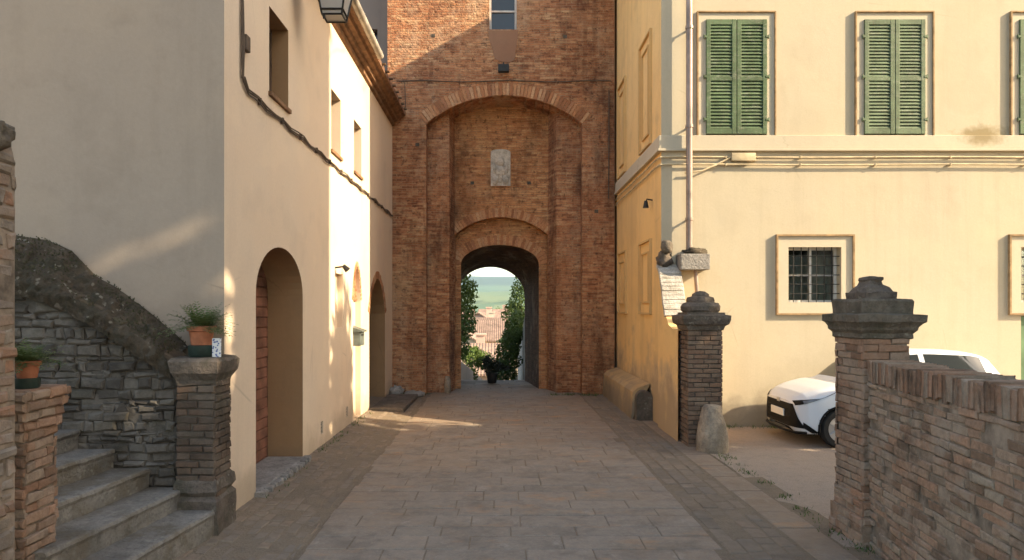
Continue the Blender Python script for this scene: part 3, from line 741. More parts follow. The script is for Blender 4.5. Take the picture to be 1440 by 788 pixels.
mb = MB(); mb.tube([(2.6, YT-.02, 7.3),(2.6, YT-.02, 6),(2.59, YT-.02, 4.7)], .013, 8)
tag(mb.build('tower_cable', M['cable']), 'thin dark vertical cable on the brick tower next to the yellow house', 'cable')
# low rough stones at the feet of the tower
def blob(c, r, rough, rs=3., seed=0, sub=3):
    bm = bmesh.new(); bmesh.ops.create_icosphere(bm, subdivisions=sub, radius=1)
    for v in bm.verts:
        d = 1 + rough*mnoise.fractal(v.co*rs + Vector((seed*7.1,0,0)), 1., 2., 4)
        v.co = Vector((c[0]+v.co.x*r[0]*d, c[1]+v.co.y*r[1]*d, c[2]+v.co.z*r[2]*d))
    return bm
mb = MB(); mb.lathe([(.07,-.05),(.085,.1),(.08,.35),(.05,.42)], (-1.29, YT+.22, 0), 14, 0, .02, 6); 
tag(mb.build('guard_stone', M['stone_pale'], smooth=True), 'small pale guard stone at the foot of the gate passage pier', 'guard stone')
for i, (c, r, lab) in enumerate((((-2.45,16.0,.12),(.17,.16,.14),'rough grey boulder in the corner between beige house and brick tower'),
                                  ((-2.0,15.85,.07),(.22,.15,.09),'low flat boulder at the foot of the brick tower by the doorstep'))):
    mb = MB(); mb.addbm(blob(c, r, .35, 2., i)); tag(mb.build('boulder', M['stone_grey'], smooth=True), lab, 'boulder')
mb = MB(); mb.bbox((-2.58, 13.4, -.02), (-1.9, 15.7, .1), .02); tag(mb.build('doorstep', M['stone_dark']), 'long dark mossy doorstep slab under the far pointed doorway', 'doorstep')

# ------------------------------------------------------------------ right house
HX = 2.8; HY = 11.9; HH = 10.5; HX1 = 15.
RH = thing('yellow_house', 'large yellow plastered house with green louvred shutters and a downpipe', 'house', (9, 14, 0))
tfc = lambda u, v, d: (u, HY + d, v)
# upper-floor windows: centre x
UW = [(4.10, 5.09, 7.09), (6.85, 5.09, 7.09), (9.55, 5.09, 7.09), (12.3, 5.09, 7.09)]
LWN = [(5.47, 2.16, 3.14), (9.52, 2.16, 3.14)]
gd = rect(9.07, 10.0, .0, 1.93)
holes = [rect(x-.53, x+.53, a, b) for x, a, b in UW] + [rect(x-.47, x+.47, a, b) for x, a, b in LWN] + [gd]
mb = MB(); mb.poly([(HX,-.3),(HX,HH),(HX1,HH),(HX1,-.3)], holes, tfc)
for h in holes: mb.reveal(h, tfc, 0, .25)
mb.add([(HX1,HY,-.3),(HX1,HY,HH),(HX1,21,HH),(HX1,21,-.3)],[(0,1,2,3)])
mb.build('facade', M['plaster_yellow'], RH)
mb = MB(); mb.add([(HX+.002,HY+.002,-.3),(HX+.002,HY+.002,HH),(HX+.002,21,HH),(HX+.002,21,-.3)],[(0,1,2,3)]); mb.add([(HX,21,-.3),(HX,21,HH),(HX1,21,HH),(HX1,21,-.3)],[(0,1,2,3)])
mb.build('side_wall', M['plaster_peach_bounce'], RH)
mb = MB(); e = .5; z = HH-.07
mb.add([(HX-e,HY-e,z),(HX1+e,HY-e,z),(HX1+e,21+e,z),(HX-e,21+e,z),(HX-e,HY-e,z+.12),(HX1+e,HY-e,z+.12),(HX1+e,21+e,z+.12),(HX-e,21+e,z+.12),(HX+4.5,16.5,z+1.9),(HX1-4.5,16.5,z+1.9)],
       [(3,2,1,0),(0,1,5,4),(1,2,6,5),(2,3,7,6),(3,0,4,7),(4,5,9,8),(5,6,9),(6,7,8,9),(7,4,8)])
mb.build('roof', M['tiles'], RH)
# string course on both sides and corner pilaster
mb = MB(); mb.bbox((HX-.05, HY-.05, 4.84), (HX1, HY+.01, 5.07), .01); mb.bbox((HX-.05, HY+.012, 4.84), (HX+.01, YT-.005, 5.07), .01)
mb.bbox((HX-.075, HY-.075, 4.795), (HX1, HY+.005, 4.838), .008); mb.bbox((HX-.075, HY+.007, 4.795), (HX+.005, YT-.005, 4.838), .008)
mb.build('string_course', M['trim_yellow'], RH)
# windows
def border(mb, x0, x1, z0, z1, w, p, sides='lrtb', plane=HY):
    if 'l' in sides: mb.box((x0, plane-p, z0), (x0+w, plane+.01, z1))
    if 'r' in sides: mb.box((x1-w, plane-p, z0), (x1, plane+.01, z1))
    if 't' in sides: mb.box((x0+w, plane-p, z1-w), (x1-w, plane+.01, z1))
    if 'b' in sides: mb.box((x0+w, plane-p, z0), (x1-w, plane+.01, z0+w))
def shutter(x0, x1, z0, z1, yf, side):
    mb = MB(); th = .045; st = .075; rl = .09; zm = (z0+z1)/2 - .04
    mb.bbox((x0, yf, z0), (x0+st, yf+th, z1), .006); mb.bbox((x1-st, yf, z0), (x1, yf+th, z1), .006)
    for za, zb in ((z0, z0+rl), (zm-rl*.35, zm+rl*.35), (z1-rl, z1)): mb.bbox((x0+st-.002, yf+.003, za), (x1-st+.002, yf+th-.003, zb), .005)
    for za, zb in ((z0+rl, zm-rl*.35), (zm+rl*.35, z1-rl)):
        n = int(round((zb-za)/.058)); p = (zb-za)/n
        for k in range(n):
            z = za + (k+.5)*p + rng.uniform(-.002,.002)
            mb.obox(((x0+x1)/2, yf+th*.5, z), ((x1-x0)/2-st+.004,0,rng.uniform(-.0015,.0015)), (0,.0125,.0265), (0,-.0045,.0022))
    hx = x0 if side < 0 else x1
    for z in (z0+.25, (z0+z1)/2, z1-.3):
        mb.box((hx-.035 if side < 0 else hx-.02, yf-.006, z-.018), (hx+.02 if side < 0 else hx+.035, yf+.03, z+.018))
        mb.tube([(hx+side*.035, yf+.01, z-.035),(hx+side*.035, yf+.01, z+.035)], .012, 6)
    return mb
wgrp = []
X0 = UW[0][0]
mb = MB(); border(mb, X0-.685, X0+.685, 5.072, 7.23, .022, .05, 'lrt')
w0 = mb.build('window', M['trim_ochre_shade'], RH)
mb = MB(); border(mb, X0-.66, X0+.66, 5.072, 7.205, .13, .022, 'lrt'); mb.build('surround', M['trim_yellow'], w0)
mb = MB(); mb.box((X0-.53, HY+.12, 5.09), (X0+.53, HY+.14, 7.09)); mb.build('backing', M['darkiron'], w0)
for sd in (-1, 1):
    a, b = (X0-.528, X0-.006) if sd < 0 else (X0+.006, X0+.528)
    shutter(a, b, 5.095, 7.085, HY-.05, sd).build('shutter', M['green'], w0)
for x, a, b in UW[1:]:
    c = copy_tree(w0); c.parent = RH; c.location = Vector(w0.location) + Vector((x - X0, 0, 0))
    for ch in c.children:
        if ch.name.startswith('shutter') and x == UW[1][0]:
            ch.data = ch.data.copy(); ch.data.materials[0] = M['green_pale']
def lowin(x, z0, z1):
    mb = MB(); border(mb, x-.68, x+.68, z0-.21, z1+.21, .03, .055); w = mb.build('window', M['trim_ochre_shade'], RH)
    mb = MB(); border(mb, x-.65, x+.65, z0-.18, z1+.18, .19, .02); mb.build('surround', M['trim_yellow'], w)
    mb = MB()
    for a, b in (((x-.47,z0),(x-.42,z1)),((x+.42,z0),(x+.47,z1)),((x-.42,z0),(x+.42,z0+.05)),((x-.42,z1-.05),(x+.42,z1)),((x-.025,z0+.05),(x+.025,z1-.05)),((x-.42,(z0+z1)/2-.015),(x-.025,(z0+z1)/2+.015)),((x+.025,(z0+z1)/2-.015),(x+.42,(z0+z1)/2+.015))):
        mb.box((a[0], HY+.17, a[1]), (b[0], HY+.21, b[1]))
    mb.build('frame', M['white_wood'], w)
    mb = MB(); mb.box((x-.47, HY+.2, z0), (x+.47, HY+.206, z1)); mb.build('pane', M['glass_win'], w)
    mb = MB()
    for k in range(40):
        u = x-.47 + .94*k/40; mb.add([(u,HY+.3+.02*math.sin(k*1.1),z0+.0),(u+.0235,HY+.3+.02*math.sin(k*1.1+1.1),z0),(u+.0235,HY+.3+.02*math.sin(k*1.1+1.1),z1-.12),(u,HY+.3+.02*math.sin(k*1.1),z1-.12)],[(0,1,2,3)])
    mb.build('curtain', M['curtain'], w)
    mb = MB()
    for k in range(1, 7): mb.tube([(x-.47+.94*k/7, HY+.07, z0),(x-.47+.94*k/7, HY+.07, z1)], .0085, 6)
    for k in range(1, 6): mb.tube([(x-.47, HY+.07, z0+(z1-z0)*k/6),(x+.47, HY+.07, z0+(z1-z0)*k/6)], .0085, 6)
    mb.build('grille', M['darkiron'], w)
m = NT('window_glass'); m.b.inputs['Base Color'].default_value = (.9,.92,.9,1); m.b.inputs['Roughness'].default_value = .03
tr = m.n('ShaderNodeBsdfTransparent'); gl = m.n('ShaderNodeBsdfGlossy'); gl.inputs['Roughness'].default_value = .04
fr = m.n('ShaderNodeFresnel'); fr.inputs[0].default_value = 1.6; mx = m.n('ShaderNodeMixShader')
m.l(fr.outputs[0], mx.inputs[0]); m.l(tr.outputs[0], mx.inputs[1]); m.l(gl.outputs[0], mx.inputs[2]); m.l(mx.outputs[0], m.out.inputs[0]); tr.inputs[0].default_value = (.75,.78,.76,1)
M['glass_win'] = m.m
for a in LWN: lowin(*a)
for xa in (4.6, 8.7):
    mb = MB(); mb.box((xa, HY+.34, 2.0), (xa+1.7, HY+.36, 3.3)); mb.build('dark_room_panel', M['darkiron'], RH)  # dark panel standing for the unlit room behind each window
mb = MB()
for k in range(5): mb.bbox((9.075+k*.185, HY+.05, 0.02), (9.075+k*.185+.18, HY+.09, 1.92), .006)
mb.box((9.07, HY+.1, 0), (10., HY+.12, 1.93)); mb.build('door', M['green_door'], RH)
# blind windows of the side wall
def sidewin(y0, y1, z0, z1):
    mb = MB(); x = HX
    def bb(a, b, w, p, mbx):
        pass
    w, p = .035, .05
    for (ya, za, yb, zb) in ((y0,z0,y0+w,z1),(y1-w,z0,y1,z1),(y0+w,z1-w,y1-w,z1),(y0+w,z0,y1-w,z0+w)): mb.box((x-p, ya, za), (x+.01, yb, zb))
    o = mb.build('blind_window', M['trim_side'], RH)
    mb = MB(); g = .22; w = .03
    for (ya, za, yb, zb) in ((y0+g,z0+g,y0+g+w,z1-g),(y1-g-w,z0+g,y1-g,z1-g),(y0+g+w,z1-g-w,y1-g-w,z1-g),(y0+g+w,z0+g,y1-g-w,z0+g+w)): mb.box((x-.035, ya, za), (x+.01, yb, zb))
    mb.build('moulding', M['trim_side'], o)
M['trim_side'] = plaster('trim_side', (.64,.43,.20), (.62,.41,.19), (.5,.34,.18), .01, base_amt=0)
for a in ((12.62,13.66,5.12,7.25),(15.2,16.2,5.12,7.25),(12.62,13.66,1.95,3.36),(15.1,16.15,1.95,3.36)): sidewin(*a)
# cables under the string course
mb = MB()
for z, r in ((4.69,.015),(4.56,.016)):
    pts = [(HX-.045, YT-.05, z-.03)] + [(HX-.045, YT-.5-k*.5, z+.01*math.sin(k*2)) for k in range(8)] + [(HX-.045, HY+.1, z), (HX-.02, HY-.045, z)]
    pts += [(HX+.2+k*.5, HY-.045, z+.006*math.sin(k*.7+z*3)) for k in range(24)]
    mb.tube(pts, r, 8)
mb.tube([(3.2,HY-.05,4.42),(3.5,HY-.06,4.45),(3.75,HY-.05,4.56),(4.0,HY-.05,4.69)], .016, 6)
for k in range(9):
    for z in (4.69,4.56): mb.box((3.9+k*1.3, HY-.066, z-.02), (3.92+k*1.3, HY-.004, z+.02))
mb.bbox((4.0, HY-.085, 4.62), (4.42, HY-.02, 4.76), .015)
tag(autosmooth(mb.build('house_cable', M['cable_pale'])), 'pair of painted cables following the string course round the yellow house', 'cable')
# downpipe
PX = 3.25
t = thing('downpipe', 'slender brown downpipe on the corner of the yellow house', 'downpipe', (PX, HY, 3))
mb = MB(); mb.tube([(PX, HY-.14, 10.3),(PX, HY-.14, 3.0)], .055, 14); autosmooth(mb.build('pipe', M['pipe'], t))
for z in (9., 6.9, 5.2, 3.6):
    mb = MB(); mb.tube([(PX, HY-.14, z-.025),(PX, HY-.14, z+.025)], .068, 14); mb.box((PX-.012, HY-.12, z-.015),(PX+.012, HY+.01, z+.015)); autosmooth(mb.build('clamp', M['pipe'], t))
mb = MB(); mb.tube([(PX+.1, HY-.15, 2.8),(PX+.14, HY-.14, 2.2),(PX+.14, HY-.14, .0)], .035, 10); autosmooth(mb.build('lower_pipe', M['pipe'], t))
t = thing('stone_ledge', 'grey mossy stone block under the downpipe beside the corner', 'stone block', (3.32, HY, 2.7))
mb = MB(); mb.bbox((3.05, HY-.34, 2.72), (3.55, HY+.01, 2.99), .015); mb.build('block', M['stone_grey'], t)
mb = MB(); mb.addbm(blob((3.33, HY-.16, 3.02), (.2,.14,.09), .5, 2.5, 3)); mb.build('moss', M['moss'], t, smooth=True)
# small lamp on the side wall
t = thing('side_lamp', 'tiny black lamp on the yellow house side wall below the cables', 'lamp', (HX, 12.6, 4.0))
mb = MB(); mb.tube([(HX+.01,12.6,4.06),(HX-.1,12.6,4.08),(HX-.12,12.6,4.02)], .014, 8); mb.build('arm', M['darkiron'], t)
mb = MB(); mb.tube([(HX-.12,12.6,4.05),(HX-.12,12.6,3.92)], [.03,.055], 10); mb.build('shade', M['darkiron'], t)

# buttress wall with scroll, from the corner to the small pillar
t = thing('buttress_wall', 'low peach plastered wall with swept pale top from house corner to small pillar', 'wall', (2.85, 11, 0))
pf = [(11.895,2.80),(11.72,2.70),(11.55,2.42),(11.42,2.12),(11.3,1.93),(11.15,1.80),(10.9,1.74),(10.55,1.72)]
mb = MB(); x0, x1 = 2.74, 3.06; n = len(pf)
lo = [(p[0], -.1) for p in pf]
mb.add([(x0,)+p for p in pf] + [(x0,)+p for p in lo], [(i,i+1,n+i+1,n+i) for i in range(n-1)])
mb.add([(x1,)+p for p in pf] + [(x1,)+p for p in lo], [(i,i+1,n+i+1,n+i) for i in range(n-1)])
mb.add([(x0,)+p for p in pf] + [(x1,)+p for p in pf], [(i,i+1,n+i+1,n+i) for i in range(n-1)])
mb.build('wall', M['plaster_peach_bounce'], t)
mb = MB(); ins = .03
for i in range(n-4):
    (ya, za), (yb, zb) = pf[i], pf[i+1]
    d = Vector((0, yb-ya, zb-za)); nrm = Vector((0, d.z, -d.y)).normalized(); nrm = nrm if nrm.z > 0 else -nrm
    L = d.length; k = max(1, int(L/.075)); dd = d.normalized()
    for q in range(k):
        p = Vector((x0-ins, ya, za)) + dd*(L*q/k)
        mb.brick(p, U, dd, nrm, x1-x0+2*ins, L/k-.004, .035+rng.uniform(-.004,.004), .008, .003)
mb.build('coping', M['coping_pale'], t)
mb = MB(); mb.addbm(blob((2.84, 11.84, 2.9), (.13,.12,.16), .4, 2., 8)); mb.build('finial_base', M['stone_dark'], t, smooth=True)
mb = MB(); mb.addbm(blob((2.86, 11.76, 3.12), (.1,.1,.12), .22, 2., 5)); mb.build('stone_ball', M['stone_cap'], t, smooth=True)

def tier(prof, c, n=48, rough=.008, rs=7., seed=0, sx=1, sy=1):
    """square moulded cap from a profile, densified"""
    pr = []
    for (r0, z0), (r1, z1) in zip(prof, prof[1:]):
        k = max(1, int(max(abs(z1-z0), abs(r1-r0))/.03))
        for i in range(k): pr.append((r0+(r1-r0)*i/k, z0+(z1-z0)*i/k))
    pr.append(prof[-1]); mb = MB(); mb.lathe(pr, c, n, 1, rough, rs, seed, sx, sy); return mb
def pillar(x0, x1, y0, y1, z0, z1, name, mats, t, bl=.24, bh=.066, **kw):
    mb = MB(); mb.box((x0, y0, z0-.1), (x1, y1, z1)); core = mb.build(name + '_core' if False else 'core', mats[1], t)
    mb = MB(); d = .022; W = x1-x0; D = y1-y0
    mb.bricks((x0,y0,z0), (1,0,0), (0,0,1), (0,-1,0), W, z1-z0, bl, bh, ext=d, **kw)
    mb.bricks((x0,y1,z0), (1,0,0), (0,0,1), (0,1,0), W, z1-z0, bl, bh, ext=d, **kw)
    mb.bricks((x0,y0,z0), (0,1,0), (0,0,1), (-1,0,0), D, z1-z0, bl, bh, **kw)
    mb.bricks((x1,y0,z0), (0,1,0), (0,0,1), (1,0,0), D, z1-z0, bl, bh, **kw)
    return mb.build('shaft', mats[0], t)

# small gate pillar by the house
t = thing('brick_pillar', 'small dark brick pillar with tiered dome cap beside the yellow house', 'pillar', (3.03, 10.45, 0))
pillar(2.81, 3.29, 10.18, 10.66, -.02, 1.76, 'p', (M['darkbrick'], M['mortar_dark']), t, .23, .07, dj=.006, j=.004)
tier([(.27,1.74),(.29,1.8),(.33,1.83),(.35,1.9),(.35,1.955),(.28,1.97),(.28,2.0)], (3.05,10.42,0), 48, .012).build('cornice', M['stone_dark'], t, smooth=False)
mb = MB(); mb.lathe([(.25,1.99),(.29,2.03),(.295,2.09),(.26,2.14),(.20,2.155),(.205,2.19),(.19,2.23),(.13,2.245),(.12,2.28),(.07,2.32),(.01,2.33)], (3.05,10.42,0), 32, 0, .02, 7.)
autosmooth(mb.build('dome', M['stone_dark'], t), 35)
t2 = MB(); t2.lathe([(.225,-.05),(.23,.06),(.22,.2),(.195,.36),(.155,.52),(.135,.62),(.11,.66),(.03,.68)], (3.07, 9.90, 0), 28, 0, .03, 4.)
tag(autosmooth(t2.build('guard_stone', M['stone_pale']), 50), 'pale cone shaped guard stone leaning on the small brick pillar', 'guard stone')
# plastered bench along the side wall
t = thing('masonry_bench', 'low peach plastered masonry bench along the side wall of the yellow house', 'bench', (2.65, 14.5, 0))
mb = MB(); N = 24
for k in range(N+1):
    y = 12.75 + (16.38-12.75)*k/N; w = .012*mnoise.noise(Vector((y*2, 0, 0)))
    mb.v += [(2.44+w, y, -.05), (2.47+w, y, .5+w), (2.56+w, y, .58+w), (2.795, y, .66+w)]
for k in range(N):
    for i in range(3): mb.f.append((k*4+i, k*4+i+1, k*4+5+i, k*4+4+i))
mb.f.append((0,1,2,3)); mb.build('body', M['plaster_bench'], t)
mb = MB(); ab = arch(2.50, 2.80, -.05, .40, .15, 14)
mb.add([(u, 12.56, v) for u, v in ab] + [(u, 12.745, v) for u, v in ab], [tuple(range(len(ab)))] + [(i,i+1,len(ab)+i+1,len(ab)+i) for i in range(len(ab)-1)])
autosmooth(mb.build('end_stone', M['stone_dark'], t))

# ------------------------------------------------------------------ right foreground pillar and wall
t = thing('gate_pillar', 'large weathered brick gate pillar with stepped stone cap beside the garden wall', 'pillar', (3.38, 6.16, 0))
px0, px1, py0, py1 = 3.165, 3.53, 5.93, 6.40
pillar(px0, px1, py0, py1, -.02, 1.80, 'p', (M['redbrick'], M['mortar']), t, .24, .068, m=.007, dj=.008, j=.006, hj=.06)
cx, cy = (px0+px1)/2, (py0+py1)/2
mb = MB()
for (e_, z0_, z1_) in ((.05,-.02,.25),(.025,.25,.42)):
    mb.box((px0-e_, py0-e_, z0_), (px1+e_, py1+e_, z1_))
    for (o_, u_, n_, W_) in (((px0-e_,py0-e_,z0_),(1,0,0),(0,-1,0),px1-px0+2*e_),((px0-e_,py0-e_,z0_),(0,1,0),(-1,0,0),py1-py0+2*e_),((px1+e_,py0-e_,z0_),(0,1,0),(1,0,0),py1-py0+2*e_)):
        mb.bricks(o_, u_, (0,0,1), n_, W_, z1_-z0_, .23, .067, .008, .012, .01, .007, .012, .03, None, .25, .08)
mb.build('base', M['redbrick'], t)
tier([(.25,1.79),(.265,1.80),(.265,1.84),(.295,1.87),(.30,1.895),(.325,1.925),(.345,1.94),(.345,2.0),(.27,2.01)], (cx,cy,0), 64, .018, 7., 0, .84, 1).build('cornice', M['stone_cap'], t)
tier([(.268,1.995),(.272,2.12),(.26,2.14),(.1,2.14)], (cx,cy,0), 56, .02, 6., 0, .84, 1).build('block', M['stone_cap'], t)
tier([(.155,2.13),(.16,2.20),(.135,2.205),(.12,2.24),(.085,2.27),(.075,2.30),(.085,2.315),(.08,2.335),(.02,2.345)], (cx,cy,0), 48, .026, 9., 0, .9, 1).build('finial', M['stone_dark'], t)
# wall
t = thing('garden_wall', 'long crumbling brick garden wall with upright brick coping behind the large gate pillar', 'wall', (3.1, 4, 0))
a = Vector((3.20, 5.925, 0)); bdir = Vector((-.29,-2.13,0)).normalized(); Lw = 5.6; nv = Vector((bdir.y, -bdir.x, 0)).normalized()
if nv.x > 0: nv = -nv
mb = MB(); q = -nv*.34
mb.add([a, a+bdir*Lw, a+bdir*Lw+q, a+q, a+W3*1.43, a+bdir*Lw+W3*1.43, a+bdir*Lw+q+W3*1.43, a+q+W3*1.43], [(0,3,2,1),(4,5,6,7),(0,1,5,4),(1,2,6,5),(2,3,7,6),(3,0,4,7)])
mb.build('core', M['mortar'], t)
mb = MB(); mb.bricks(a, bdir, (0,0,1), nv, Lw, 1.42, .21, .066, .009, .012, .008, .009, .012, .04, None, .35, .14)
mb.bricks(a+q, bdir, (0,0,1), -nv, Lw, 1.42, .24, .066, .012, .014, .006, .004, .007, .02, None, .25, .1)
mb.build('brickwork', M['oldbrick'], t)
mb = MB(); s = 0.
while s < Lw:
    w = rng.uniform(.056, .072); c = a + bdir*(s + w/2) + W3*(1.512 + rng.uniform(-.012,.008)) + q*.5
    tw = bdir*(w/2-.0065); 
    bm = bmesh.new(); bmesh.ops.create_cube(bm, size=2); 
    tilt = rng.uniform(-.05,.05)
    for v in bm.verts: v.co = c + tw*v.co.x + q*(v.co.y*.555) + W3*(v.co.z*.082) + bdir*(v.co.z*.098*tilt) + nv*rng.uniform(-.008,.008) + W3*rng.uniform(-.006,.006)
    bmesh.ops.bevel(bm, geom=bm.edges[:], offset=.008, segments=1, affect='EDGES'); mb.addbm(bm); s += w
mb.build('coping', M['redbrick'], t)
mb = MB(); mb.add([a+q*-.02+W3*1.572, a+bdir*Lw+q*-.02+W3*1.572, a+bdir*Lw+q*1.02+W3*1.572, a+q*1.02+W3*1.572], [(0,1,2,3)]); mb.build('coping_mortar', M['mortar'], t)

# ------------------------------------------------------------------ left foreground: stairs, newels, rubble parapet, pier
t = thing('stone_stairs', 'grey worn stone steps climbing in front of the rubble parapet wall', 'stairs', (-4, 5.4, 0))
YB, YF = 6.09, 4.45
for k in range(9):
    xb = -2.50 - .315*k; zt = .29 + .172*k; mb = MB(); sk = -.096*(YB-YF)
    xt = xb - (1.2 if k == 8 else .40)
    n = 26; prev = None; vs = []; fs = []
    for i in range(n+1):
        y = YF + (YB-YF)*i/n; s = sk*(1-i/n); w = .012*mnoise.noise(Vector((y*5, k*3.3, 0))); w2 = .01*mnoise.noise(Vector((y*8, k*3.3, 7)))
        vs += [(xb+s-.012+w, y, zt-.30), (xb+s-.004+w, y, zt-.06), (xb+s+.012+w+w2, y, zt-.028+w2), (xb+s+.004+w2, y, zt-.006), (xb+s-.018, y, zt+w2*.4), (xb+s-.2, y, zt-.004+w2*.3), (xt+s, y, zt)]
    m_ = 7
    for i in range(n):
        for q in range(m_-1): fs.append((i*m_+q, i*m_+q+1, (i+1)*m_+q+1, (i+1)*m_+q))
    fs.append(tuple(range(m_))); mb.add(vs, fs); mb.build('step', M['step'], t, smooth=False)
mb = MB(); mb.box((-7, YF, -.1), (-5.4, YB, 1.6)); mb.build('landing', M['step'], t)

# newel pillar at the house corner
def newel(x0, x1, y0, y1, zt, label, mats, capw=.06, base=True):
    t = thing('stair_pillar', label, 'pillar', ((x0+x1)/2, (y0+y1)/2, 0)); cx, cy = (x0+x1)/2, (y0+y1)/2
    r = (x1-x0)/2; sy = (y1-y0)/(x1-x0)
    pillar(x0, x1, y0, y1, -.02, zt-.2, 'p', mats, t, .22, .066, dj=.009, j=.006, hj=.08)
    if base: tier([(r+.04,-.03),(r+.05,.36),(r+.02,.40),(r+.045,.44),(r+.035,.52),(r+.01,.56)], (cx,cy,0), 48, .022, 6., 0, 1, sy).build('base', M['stone_dark'], t)
    tier([(r+.012,zt-.24),(r+.02,zt-.2),(r+capw*.6,zt-.17),(r+capw,zt-.13),(r+capw+.01,zt-.03),(r+capw-.01,zt),(.05,zt+.004)], (cx,cy,0), 56, .02, 6., 3, 1, sy).build('cap', M['stone_dark'], t)
    return t
newel(-2.84, -2.54, 6.04, 6.38, 1.62, 'dark brick stair pillar against the house corner carrying the fern pot', (M['brick_stair_dark'], M['mortar_dark']))
# near newel, corbelled brick top
t = thing('stair_pillar', 'brick stair pillar with crumbling flared top beside the tall rough pier', 'pillar', (-3.15, 4.5, 0))
nx0, nx1, ny0, ny1 = -3.26, -3.06, 4.38, 4.68
pillar(nx0, nx1, ny0, ny1, -.02, 1.2, 'p', (M['redbrick'], M['mortar']), t, .2, .068, dj=.012, j=.008, hj=.1)
mb = MB()
for k in range(5):
    e = .012 + .016*k if k < 4 else .072; z = 1.2 + k*.066
    mb.box((nx0-e+.02, ny0-e+.02, z), (nx1+e-.02, ny1+e-.02, z+.066))
    for (o, u, n_, W) in (((nx0-e,ny0-e,z),(1,0,0),(0,-1,0),nx1-nx0+2*e), ((nx1+e,ny0-e,z),(0,1,0),(1,0,0),ny1-ny0+2*e), ((nx0-e,ny0-e,z),(0,1,0),(-1,0,0),ny1-ny0+2*e)):
        mb.bricks(o, u, (0,0,1), n_, W, .066, .17, .066, .006, .012, .012, .006, .008, 0, None, .25)
mb.build('flared_top', M['redbrick'], t)

# rubble parapet wall behind the stairs with mossy coping
t = thing('parapet_wall', 'sloping dark rubble stone wall with mossy overgrown top behind the stairs', 'wall', (-4, 6.2, 0))
ftop = [(-5.6,2.85),(-4.9,2.60),(-4.32,2.39),(-3.9,2.25),(-3.53,2.03),(-3.2,1.82),(-2.93,1.64)]
def ft(x):
    for (xa, za), (xb, zb) in zip(ftop, ftop[1:]):
        if xa <= x <= xb: return za + (zb-za)*(x-xa)/(xb-xa)
    return ftop[0][1] if x < ftop[0][0] else ftop[-1][1]
mb = MB(); xl = [-5.6 + 2.7*k/30 for k in range(31)]
mb.add([(x, 6.14, -.1) for x in xl] + [(x, 6.14, ft(x)-.05) for x in xl], [(i,i+1,31+i+1,31+i) for i in range(30)]); mb.build('core', M['mortar_dark'], t)
def rubble(mb, x0, x1, z0, z1, y, px, pz, keep, dep=.03):
    P = []
    nz = int((z1-z0)/pz)
    for j in range(nz+1):
        nxx = int((x1-x0)/px); o = rng.random()
        for i in range(nxx+1): P.append((x0+(i+o+rng.uniform(-.48,.48))*px, z0+(j+rng.uniform(-.45,.45))*pz))
    for a_ in P:
        if not keep(*a_): continue
        poly = [(a_[0]-.6,a_[1]-.5),(a_[0]+.6,a_[1]-.5),(a_[0]+.6,a_[1]+.5),(a_[0]-.6,a_[1]+.5)]
        for b_ in P:
            if b_ is a_ or abs(b_[0]-a_[0]) > .9 or abs(b_[1]-a_[1]) > .7: continue
            k = 2.9; nx_, nz_ = (b_[0]-a_[0]), (b_[1]-a_[1])*k; mx_, mz_ = (a_[0]+b_[0])/2, (a_[1]+b_[1])/2
            f = lambda q: (q[0]-mx_)*nx_ + (q[1]-mz_)*nz_
            out = []
            for q, r_ in zip(poly, poly[1:]+poly[:1]):
                fq, fr = f(q), f(r_)
                if fq <= 0: out.append(q)
                if fq*fr < 0: t_ = fq/(fq-fr); out.append((q[0]+(r_[0]-q[0])*t_, q[1]+(r_[1]-q[1])*t_))
            poly = out
            if len(poly) < 3: break
        if len(poly) < 3: continue
        # subdivide edges and jitter for broken outlines
        pp = []
        for q, r_ in zip(poly, poly[1:]+poly[:1]):
            n_ = max(1, int(math.hypot(r_[0]-q[0], r_[1]-q[1])/.05))
            pp += [(q[0]+(r_[0]-q[0])*i/n_+rng.uniform(-.006,.006), q[1]+(r_[1]-q[1])*i/n_+rng.uniform(-.006,.006)) for i in range(n_)]
        cx_ = sum(q[0] for q in pp)/len(pp); cz_ = sum(q[1] for q in pp)/len(pp); n_ = len(pp); d_ = dep*rng.uniform(.1,1.5); vs = []
        for sc_, dy in ((.985,-.02),(.965,d_*.5),(.88,d_*.9),(.5,d_)):
            vs += [(cx_+(q[0]-cx_)*sc_, y-dy+rng.uniform(-.004,.004), cz_+(q[1]-cz_)*sc_) for q in pp]
        mb.add(vs, [(l*n_+i, l*n_+(i+1)%n_, (l+1)*n_+(i+1)%n_, (l+1)*n_+i) for l in range(3) for i in range(n_)] + [tuple(3*n_+i for i in range(n_))])
mb = MB()
keepf = lambda u, v: v + .1 < ft(-5.6+u) - .17
mb.bricks((-5.6, 6.14, .1), (1,0,0), (0,0,1), (0,-1,0), 2.68, 2.7,   .145, .078, .005, .034, .018, .014, .02, .0, keepf, .6, .45)
rubble(mb, -5.5, -2.75, .1, 2.7, 6.142, .3, .16, lambda u, v: v < ft(u) - .17 and u < -2.92 and rng.random() < .4, .024)
mb.build('stonework', M['rubble'], t)
